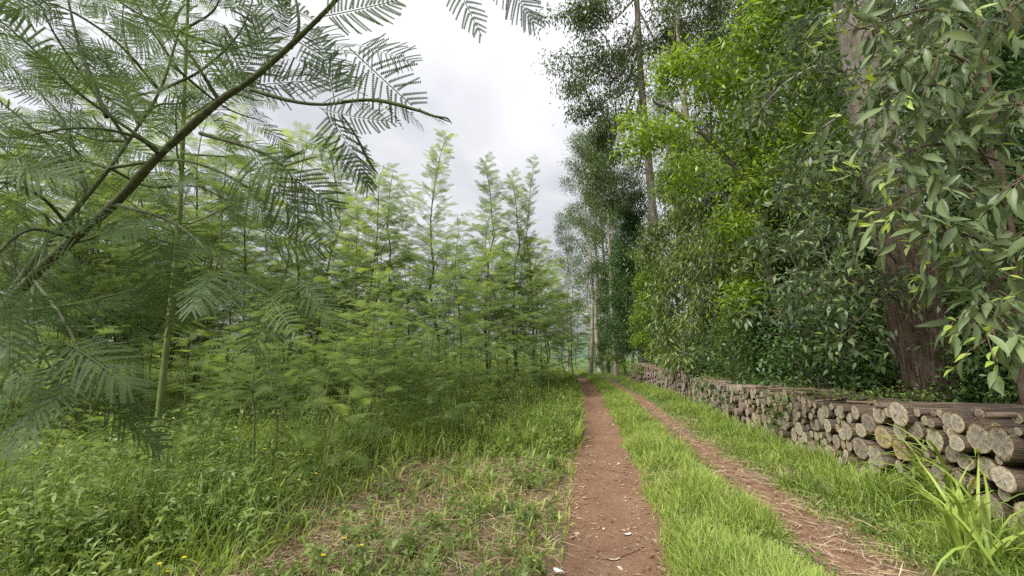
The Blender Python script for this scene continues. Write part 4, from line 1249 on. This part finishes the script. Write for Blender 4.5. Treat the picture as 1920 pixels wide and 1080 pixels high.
for path, auto in paths:
    bp = twig(path, .007 if path[0][2] < 1.8 else .009)
    if not auto: continue
    ln = np.linalg.norm(np.diff(bp, axis=0), axis=1).sum()
    nf = max(5, int(ln / .07))
    for q in range(nf):
        u = (q + .8) / (nf + .3)
        k = u * 15; i0 = min(int(k), 14); P = bp[i0] + (bp[i0 + 1] - bp[i0]) * (k - i0)
        tg = norm(bp[i0 + 1] - bp[i0])
        sd = norm(np.cross(tg, [0, 0, 1.0])) * (1 if q % 2 else -1)
        D = norm(tg * .55 + sd * .85 + rh.normal(size=3) * .22 + np.array([0, 0, -.12]))
        hfrond(P, D, np.array([0, 0, 1.0]) + rh.normal(size=3) * .3, rh.uniform(.18, .30))
# curled young shoot at the end of the long twig
m_ = MB()
sp = curve_pts([at(640, 190, 1.38), at(700, 187, 1.375), at(770, 203, 1.37), at(815, 218, 1.36), at(838, 222, 1.36), at(847, 232, 1.36)], 16)
tube(m_, sp - hbase, np.interp(np.linspace(0, 1, 16), [0, .3, .7, 1], [.004, .0055, .0035, .0015]), 7, .6, rough=.5)
link('young_shoot', m_.mesh('young_shoot', [M_WATTLE_H]), tH)
m_ = MB()
sp = curve_pts([at(640, 215, 1.41), at(668, 255, 1.41), at(690, 300, 1.41), at(708, 325, 1.41)], 10)
tube(m_, sp - hbase, np.interp(np.linspace(0, 1, 10), [0, .6, 1], [.003, .005, .002]), 7, .5, rough=.4)
link('young_shoot', m_.mesh('young_shoot', [M_WATTLE_H]), tH)

for (p0, p1) in [((650, 190, 1.38), (720, 196, 1.37)), ((690, 188, 1.375), (765, 206, 1.37)), ((735, 194, 1.37), (800, 220, 1.365)), ((780, 206, 1.37), (836, 226, 1.36)), ((652, 232, 1.41), (690, 300, 1.41)), ((676, 270, 1.41), (710, 330, 1.41))]:
    A, B = at(*p0), at(*p1)
    hfrond(A, B - A, np.array([0, 0, 1.0]) + rh.normal(size=3) * .15, np.linalg.norm(B - A) * 1.0)

# pale green stem standing in the weeds, left
gs = [at(288, 880, 4.4), at(300, 760, 4.4), at(322, 560, 4.45), at(338, 380, 4.5), at(345, 200, 4.5), at(352, 20, 4.6), at(360, -150, 4.7)]
gs[0][2] = -.04
lim = rand_limbs(71, 16, .42, .98, 1.0, .6, (15, 45), 4)
tree_meshes('gstem', (solidmat('pale_green_stem', bark_col((.08, .10, .035), (.14, .18, .06), (.21, .25, .09), (8, 8, 2), 2), .7), M_WATTLE), seed=401, trunk=gs, r0=.036, r1=.010, limbs=lim, leaf=dict(n=10, len=.05, ratio=.3, spread=.2, down=.1), sides=12)
g0 = (gs[0][0], gs[0][1], 0)
tG = thing('wattle_tree', 'young wattle with smooth pale green upright stem in the left weeds', 'tree', g0)
link('trunk', VAR['gstem'][0], tG, tuple(-np.array(g0)))
link('branches', VAR['gstem'][1], tG, tuple(-np.array(g0)))
cb = MB(); rk = rng
bme = VAR['gstem'][1]; co = np.zeros(len(bme.vertices) * 3, np.float32); bme.vertices.foreach_get('co', co); co = co.reshape(-1, 3)
pick = rng.integers(0, len(co), 260)
P = co[pick].astype(float)
put_fronds(cb, MIDF[0], P, rand_dir(260, .05, .4), rng.normal(size=(260, 3)) * .3 + np.array([0, 0, 1.0]), rng.uniform(.18, .3, 260), np.clip(.4 + rng.normal(size=260) * .13, 0, 1))
o = link('crown', cb.mesh('crown', [M_WATTLE], smooth=False), tG, tuple(-np.array(g0))); o['kind'] = 'stuff'

# ------------------------------------------------------------------ grass, weeds, litter (uncountable)
def samp_y(n, y0, y1, p=1.0):
    u = rng.random(n)
    return y0 * (y1 / y0) ** u if p == 1 else (y0 ** (1 - p) + u * (y1 ** (1 - p) - y0 ** (1 - p))) ** (1 / (1 - p))
def clumps(x, y, s, seed, lo):
    return rng.random(len(x)) < np.clip((vnoise(x, y, s, seed) - lo) * 2.6, .05, 1)

g = MB()   # strip between the ruts
n = 60000
y = samp_y(n, 2.2, 45); l = rut_l(y) + .30 + .16 * vnoise(y, y * 0, .5, 51); r_ = rut_r(y) - .18 - .14 * vnoise(y, y * 0, .4, 52)
x = l + (r_ - l) * rng.random(n) + rng.normal(size=n) * .05
k = clumps(x, y, .3, 31, .12); x, y = x[k], y[k]; n = len(x)
edge = np.clip(np.minimum(x - rut_l(y) - .25, rut_r(y) - .15 - x) / .3, .25, 1)
h = (.08 + .34 * vnoise(x, y, .45, 32) ** 1.3) * edge * rng.uniform(.5, 1.2, n)
blades(g, x, y, h, .0055 + .0012 * np.sqrt(y), rng.uniform(.15, 1.0, n), np.clip(.58 + .4 * (vnoise(x, y, .7, 33) - .5) + rng.normal(size=n) * .2, 0, 1))
o = link('track_grass', g.mesh('track_grass', [M_GRASS])); tag(o, 'bright green grass strip growing between the two wheel tracks', 'grass', None, 'stuff')

g = MB()   # verge between right rut and pile, widening past the pile
n = 58000
y = samp_y(n, 2.0, 45); l = rut_r(y) + .17 + .16 * vnoise(y, y * 0, .45, 53); r_ = np.where(y < 27, 3.5, 6.0)
x = l + (r_ - l) * rng.random(n) ** .9 + rng.normal(size=n) * .05
k = clumps(x, y, .4, 35, .10) & ~((x > 3.12) & (y < 26.5) & (rng.random(n) < .8)); x, y = x[k], y[k]; n = len(x)
e2 = np.clip((x - rut_r(y) - .15) / .5, .3, 1)
h = (.09 + .34 * vnoise(x, y, .45, 36) ** 1.2 + .12 * np.clip((x - 2.6) / .5, 0, 1)) * e2 * rng.uniform(.5, 1.3, n)
blades(g, x, y, h, .006 + .0013 * np.sqrt(y), rng.uniform(.2, 1.1, n), np.clip(.49 + .45 * (vnoise(x, y, .6, 37) - .5) + rng.normal(size=n) * .2, 0, 1))
o = link('verge_grass', g.mesh('verge_grass', [M_GRASS])); tag(o, 'green grass verge between the right wheel track and the logs', 'grass', None, 'stuff')

def litter_zone(x, y):
    """0 where the clearing is bare, 1 where the field is lush"""
    a = np.clip((y - 5.6 + (x + 2.0) * -.6) / 1.8, 0, 1)
    b_ = np.clip((-x - 2.3) / 1.4, 0, 1) * .85
    return np.clip(np.maximum(a, b_) + .34 * vnoise(x, y, .5, 47), .08, 1)
g = MB()   # field grass on the left
n = 150000
y = samp_y(n, 2.0, 60); x = rut_l(y) - .38 - rng.random(n) ** 1.3 * (3.2 + 1.15 * y)
lz = litter_zone(x, y)
k = (rng.random(n) < lz * np.clip(.35 + 1.3 * (vnoise(x, y, .6, 41) - .2), .1, 1)); x, y, lz = x[k], y[k], lz[k]; n = len(x)
h = (.12 + .62 * lz * vnoise(x, y, .9, 42)) * rng.uniform(.45, 1.35, n) * (.6 + .4 * np.clip((rut_l(y) - .3 - x) / .7, 0, 1))
wd = (.006 + .0012 * np.sqrt(y)) * np.where(rng.random(n) < .3, 2.6, 1)
blades(g, x, y, h, wd, rng.uniform(.15, .95, n), np.clip(.46 + .4 * (vnoise(x, y, 1.2, 43) - .5) + rng.normal(size=n) * .14 + np.where(lz < .3, .15, 0), 0, 1))
o = link('field_grass', g.mesh('field_grass', [M_GRASS])); tag(o, 'tall green grass under the wattle thicket left of the path', 'grass', None, 'stuff')

g = MB()   # broad-leaved weeds
n = 13000
y = samp_y(n, 2.1, 26); x = rut_l(y) - .5 - rng.random(n) ** 1.2 * (3.0 + 1.2 * y)
lz = litter_zone(x, y)
k = rng.random(n) < np.clip(lz + .22, 0, 1) * np.clip((vnoise(x, y, .5, 45) - .25) * 2.5, .08, 1); x, y, lz = x[k], y[k], lz[k]
n0 = len(x); hh = (.08 + .46 * lz * rng.random(n0)) 
m = 11
X = np.repeat(x, m); Y_ = np.repeat(y, m); hs = np.repeat(hh, m) * rng.random(n0 * m)
P = np.stack([X + rng.normal(size=n0 * m) * .03, Y_ + rng.normal(size=n0 * m) * .03, HT(X, Y_) + hs + .01], -1)
D = rand_dir(n0 * m, -.25, .5)
Ls = np.repeat(rng.uniform(.035, .10, n0) * (.8 + .04 * y), m) * rng.uniform(.6, 1.2, n0 * m)
leaves(g, P, D, rng.normal(size=(n0 * m, 3)) * .35 + np.array([0, 0, 1.0]), Ls, Ls * np.repeat(rng.uniform(.3, .55, n0), m), np.clip(np.repeat(rng.uniform(.2, .8, n0), m) + rng.normal(size=n0 * m) * .1, 0, 1), 0, .2)
nv = 2500   # creeping weeds on the verges
y = samp_y(nv, 2.2, 20); side = rng.random(nv) < .5
x = np.where(side, rut_r(y) + .35 + rng.random(nv) * .8, rut_l(y) + .5 + rng.random(nv) * 1.0)
m = 7; X = np.repeat(x, m); Y_ = np.repeat(y, m)
P = np.stack([X + rng.normal(size=nv * m) * .03, Y_ + rng.normal(size=nv * m) * .03, HT(X, Y_) + rng.random(nv * m) * .1], -1)
Ls = rng.uniform(.025, .055, nv * m)
leaves(g, P, rand_dir(nv * m, -.2, .5), rng.normal(size=(nv * m, 3)) * .3 + np.array([0, 0, 1.0]), Ls, Ls * .5, np.clip(.5 + rng.normal(size=nv * m) * .2, 0, 1), 0, .2)
o = link('ground_weeds', g.mesh('ground_weeds', [M_WEED], smooth=False)); tag(o, 'low broad-leaved weeds covering the field and verges', 'weeds', None, 'stuff')

g = MB()   # dry leaves and straw
n = 10500
y = samp_y(n, 2.2, 22); sel = rng.random(n)
x = np.where(sel < .30, rut_l(y) + np.sign(rng.normal(size=n)) * (.36 - np.abs(rng.normal(size=n)) * .2), np.where(sel < .56, rut_r(y) + rng.normal(size=n) * .24, rut_l(y) - .4 - rng.random(n) * 3.2))
P = np.stack([x, y, HT(x, y) + .017 + rng.random(n) * .008], -1)
D = rand_dir(n, 0, .08)
Ls = (.010 + .065 * rng.random(n) ** 3) * (1 + .03 * y)
leaves(g, P, D, rng.normal(size=(n, 3)) * .3 + np.array([0, 0, 1.0]), Ls, Ls * rng.uniform(.10, .42, n), np.clip(rng.normal(.45, .3, n), 0, 1), 0, .05, .12)
n = 26000
y = samp_y(n, 2.1, 14); x = np.where(rng.random(n) < .8, rut_l(y) - .35 - rng.random(n) ** .8 * 3.4, rut_r(y) + rng.normal(size=n) * .45)
P = np.stack([x, y, HT(x, y) + .015 + rng.random(n) * .05], -1)
Ls = rng.uniform(.08, .3, n)
leaves(g, P, rand_dir(n, -.03, .18), rng.normal(size=(n, 3)) * .5 + np.array([0, 0, 1.0]), Ls, .003 + .004 * rng.random(n), np.clip(rng.normal(.6, .25, n), 0, 1), 0, .1)
o = link('dry_litter', g.mesh('dry_litter', [M_DRY], smooth=False)); tag(o, 'dry leaves and straw scattered over the red earth', 'litter', None, 'stuff')

g = MB()   # tall leafy weeds and leggy stems in the lush part of the field
n = 7500
y = samp_y(n, 2.3, 30); x = rut_l(y) - .55 - rng.random(n) ** 1.1 * (3.4 + 1.2 * y)
lz = litter_zone(x, y); k = rng.random(n) < np.clip((lz - .25) * 1.5, .03, 1) * np.clip(.3 + 1.2 * vnoise(x, y, .8, 61), 0, 1)
x, y, lz = x[k], y[k], lz[k]; n0 = len(x)
hh = (.3 + .55 * rng.random(n0)) * (.5 + .5 * lz) * np.clip(.6 + .14 * (rut_l(y) - x), .55, 1.15)
blades(g, x, y, hh, .006 + .0012 * np.sqrt(y), rng.uniform(.05, .35, n0), np.clip(.25 + rng.normal(size=n0) * .1, 0, 1))
m = 15
X = np.repeat(x, m); Y_ = np.repeat(y, m); fz = rng.random(n0 * m) ** .8
P = np.stack([X + rng.normal(size=n0 * m) * .035, Y_ + rng.normal(size=n0 * m) * .035, HT(X, Y_) + np.repeat(hh, m) * (.12 + .85 * fz)], -1)
Ls = np.repeat(rng.uniform(.05, .13, n0) * (.85 + .03 * y), m) * rng.uniform(.5, 1.2, n0 * m) * (1.1 - .4 * fz)
leaves(g, P, rand_dir(n0 * m, -.15, .5), rng.normal(size=(n0 * m, 3)) * .4 + np.array([0, 0, 1.0]), Ls, Ls * np.repeat(rng.uniform(.2, .45, n0), m), np.clip(np.repeat(rng.uniform(.3, .85, n0), m) + rng.normal(size=n0 * m) * .1, 0, 1), 0, .25)
o = link('tall_weeds', g.mesh('tall_weeds', [M_WEED], smooth=False)); tag(o, 'tall leafy green weeds among the wattle stems on the left', 'weeds', None, 'stuff')

g = MB()   # low brush closing the back of the field
n = 26000
y = rng.uniform(24, 56, n); x = -2.2 + bend(y) * .9 - rng.random(n) * (6 + 1.25 * y)
P = np.stack([x, y, rng.random(n) ** 1.3 * (1.0 + 2.2 * vnoise(x, y, 3.0, 63))], -1)
Ls = rng.uniform(.22, .5, n)
leaves(g, P, rand_dir(n, 0, .35), rng.normal(size=(n, 3)) * .35 + np.array([0, 0, 1.0]), Ls, Ls * .34, np.clip(.5 + .4 * (vnoise(x, y, 2, 64) - .5) + rng.normal(size=n) * .15, 0, 1), 0, .2)
o = link('far_brush', g.mesh('far_brush', [M_WATTLE], smooth=False)); tag(o, 'low green brush closing the back of the wattle field', 'brush', None, 'stuff')

# woodland floor plants behind the pile
g = MB()
n = 14000
y = samp_y(n, 3.5, 34); x = 4.5 + rng.random(n) ** 1.2 * 9
P = np.stack([x, y, rng.random(n) ** 1.5 * .9], -1)
Ls = rng.uniform(.06, .15, n)
leaves(g, P, rand_dir(n, -.05, .5), rng.normal(size=(n, 3)) * .4 + np.array([0, 0, 1.0]), Ls, Ls * .5, np.clip(.35 + rng.normal(size=n) * .2, 0, 1), 0, .2)
o = link('woodland_undergrowth', g.mesh('woodland_undergrowth', [M_BROAD], smooth=False)); tag(o, 'low leafy undergrowth on the dark woodland floor behind the logs', 'undergrowth', None, 'stuff')

# ------------------------------------------------------------------ tall grass clumps beside the pile: every blade a part
def blade_mesh(seed, tint):
    r = np.random.default_rng(seed)
    t = np.linspace(0, 1, 9)
    el = R(84) - t ** 1.6 * R(r.uniform(70, 175))
    y_ = np.concatenate([[0], np.cumsum(np.cos(el[:-1])) / 8]); z_ = np.concatenate([[0], np.cumsum(np.sin(el[:-1])) / 8])
    wd = np.array([.5, .8, 1, 1, .95, .8, .6, .35, .03]) * .011
    V = []
    for k in range(9): V += [(-wd[k], y_[k], z_[k] + wd[k] * .4), (0, y_[k], z_[k]), (wd[k], y_[k], z_[k] + wd[k] * .4)]
    F = [[3 * k + c, 3 * k + c + 1, 3 * k + c + 4, 3 * k + c + 3] for k in range(8) for c in range(2)]
    T = np.full(27, tint); T[1::3] += .15
    return MB().add(np.array(V), np.array(F), np.clip(T, 0, 1)).mesh('blade', [M_GRASS])
BL = [blade_mesh(80 + k, tt) for k, tt in enumerate((.3, .4, .5, .55, .62, .7, .35, .8))]
def grass_clump(px, py, n, size, label, wide=.7):
    b = gnd(px, py)
    t = thing('grass_clump', label, 'grass', (b[0], b[1], float(HT(b[0], b[1]))))
    for q in range(n):
        o = link('blade', BL[random.randrange(8)], t, (random.gauss(0, .07), random.gauss(0, .10), -.01))
        s = size * random.uniform(.55, 1.15)
        o.scale = (wide * random.uniform(.6, 1.35), s, s)
        o.rotation_euler = (random.gauss(0, .18), random.gauss(0, .18), random.random() * 6.28)
for px, py, n, s, lab in [(1790, 985, 80, 1.15, 'tall arching grass clump in front of the split logs, lower right'), (1895, 1000, 80, 1.2, 'tall arching grass clump at the right edge before the big pale log'),
                          (1840, 1075, 60, .9, 'grass clump at the bottom right corner beside the track'), (1650, 925, 34, .5, 'smaller grass tuft at the pile foot left of the tall clumps'), (1555, 865, 26, .5, 'grass tuft with long leaves at the pile foot, mid pile'),
                          (1470, 820, 12, .6, 'upright broad-bladed grass tuft before the creeper on the pile'), (1010, 850, 18, .4, 'bright grass tuft on the left edge of the path'), (900, 960, 14, .35, 'light green grass tuft in the middle of the litter clearing'), (735, 905, 12, .5, 'upright grass tuft with stiff blades left in the clearing')]:
    grass_clump(px, py, n, s, lab, 1.15 if s > .8 else .75)

# ------------------------------------------------------------------ yellow flowers
def flower(px, py, d, h, label):
    top = at(px, py, d)
    zt = max(top[2], .08); z0 = float(HT(top[0], top[1]))
    base = np.array([top[0] + .02, top[1], z0])
    t = thing('yellow_flower', label, 'flower', tuple(base), 'yellow flowers in the weeds')
    s_ = MB(); rel = np.array([-.02, 0, zt - z0])
    tube(s_, np.array([[0, 0, 0], rel * .5 + [.01, 0, 0], rel]), .0018, 5)
    link('stem', s_.mesh('stem', [M_BARK_GRN]), t)
    m_ = MB()
    n = 9; a = np.arange(n) * 2 * math.pi / n
    D = np.stack([np.cos(a), np.sin(a), np.full(n, .25)], -1)
    leaves(m_, np.repeat(rel[None], n, 0), D, np.repeat(np.array([[0, 0, 1.0]]), n, 0), .016, .010, .5)
    link('flower_head', m_.mesh('flower_head', [M_YELLOW]), t)
for px, py, d, lab in [(299, 1057, 2.6, 'yellow flower left of the pair at the bottom edge'), (316, 1071, 2.6, 'lowest yellow flower at the bottom edge'), (345, 1045, 2.65, 'yellow flower highest of the bottom three'), (496, 842, 3.9, 'yellow flower beside the slender bare stem'),
                       (555, 853, 4.2, 'yellow flower in the weeds left of the clearing, upper of a pair'), (581, 853, 4.2, 'yellow flower right of its pair in the weeds'), (560, 900, 3.7, 'yellow flower above another on one stem'), (592, 888, 3.8, 'yellow flower rightmost in the small cluster of weeds'),
                       (606, 1041, 2.7, 'small yellow flower at the lower edge of the clearing'), (678, 1022, 2.8, 'yellow flower in the dry litter of the clearing'), (645, 1009, 2.9, 'tiny yellow flower left in the dry litter'), (88, 713, 4.5, 'yellow flower in the far left grass')]:
    flower(px, py, d, .3, lab)

# ------------------------------------------------------------------ twigs, fallen branch, scraps
def stick(name, label, pix, r, mat, cat):
    pts = [gnd(*p) for p in pix]
    for p in pts: p[2] = float(HT(p[0], p[1])) + r + .014
    base = pts[0].copy()
    m_ = MB(); c = curve_pts([p - base for p in pts], 10)
    tube(m_, c, np.linspace(r, r * .55, 10), 7, cap=True, rough=.25)
    o = link(name, m_.mesh(name, [mat]), None, tuple(base)); tag(o, label, cat)
stick('fallen_branch', 'thick dry branch lying in the weeds of the clearing', [(660, 955), (720, 962), (800, 966)], .022, M_TWIG, 'branch')
stick('twig', 'thin dark twig lying across the left wheel track', [(1116, 868), (1145, 878), (1180, 888)], .007, M_TWIG, 'twig')
stick('twig', 'curved brown twig across the track near the bottom', [(1105, 1036), (1150, 1038), (1200, 1025)], .006, M_TWIG, 'twig')
stick('twig', 'pale stick at the edge of the clearing by the track', [(995, 1016), (1020, 1008), (1036, 1003)], .008, M_TWIG, 'twig')
def scrap(name, label, px, py, L, W, col, cat, rz):
    b = gnd(px, py); z = float(HT(b[0], b[1])) + .018
    u = np.linspace(-1, 1, 7); v = np.linspace(-1, 1, 5)
    U, Vv = np.meshgrid(u, v, indexing='ij')
    rr = np.random.default_rng(int(px))
    wd = (1 - .75 * np.abs(U) ** 2.2)
    T = np.stack([U * L / 2, Vv * W / 2 * wd, .25 * W * Vv ** 2 + .18 * L * U ** 2 * .6 + rr.normal(size=U.shape) * W * .05], -1).reshape(-1, 3)
    ii, jj = np.meshgrid(np.arange(6), np.arange(4), indexing='ij'); b0 = (ii * 5 + jj).ravel()
    F = np.stack([b0, b0 + 1, b0 + 6, b0 + 5], -1)
    B = T + np.array([0, 0, -.0025])
    me = MB().add(T, F).add(B, F[:, ::-1]).mesh(name, [solidmat(name + '_surface', lambda t: ramp(t, [(.35, tuple(c * .7 for c in col)), (.6, col)], noise(t, 30, 4, .6, objco(t))), .7)])
    o = link(name, me, None, (b[0], b[1], z)); o.rotation_euler = (0, 0, rz); tag(o, label, cat)
scrap('paper_scrap', 'white crumpled scrap at the bottom of the left track', 1046, 1069, .085, .05, (.72, .72, .72), 'scrap', -.5)
scrap('dry_leaf', 'pale curled dry leaf beside the grass strip in the left track', 1176, 996, .075, .035, (.66, .6, .55), 'leaf', .4)
scrap('dry_leaf', 'small cream leaf standing in the middle of the left track', 1131, 984, .05, .02, (.68, .6, .42), 'leaf', 1.4)
scrap('dry_leaf', 'long pale leaf strip lying low in the left track', 1150, 1040, .11, .022, (.5, .4, .3), 'leaf', .25)
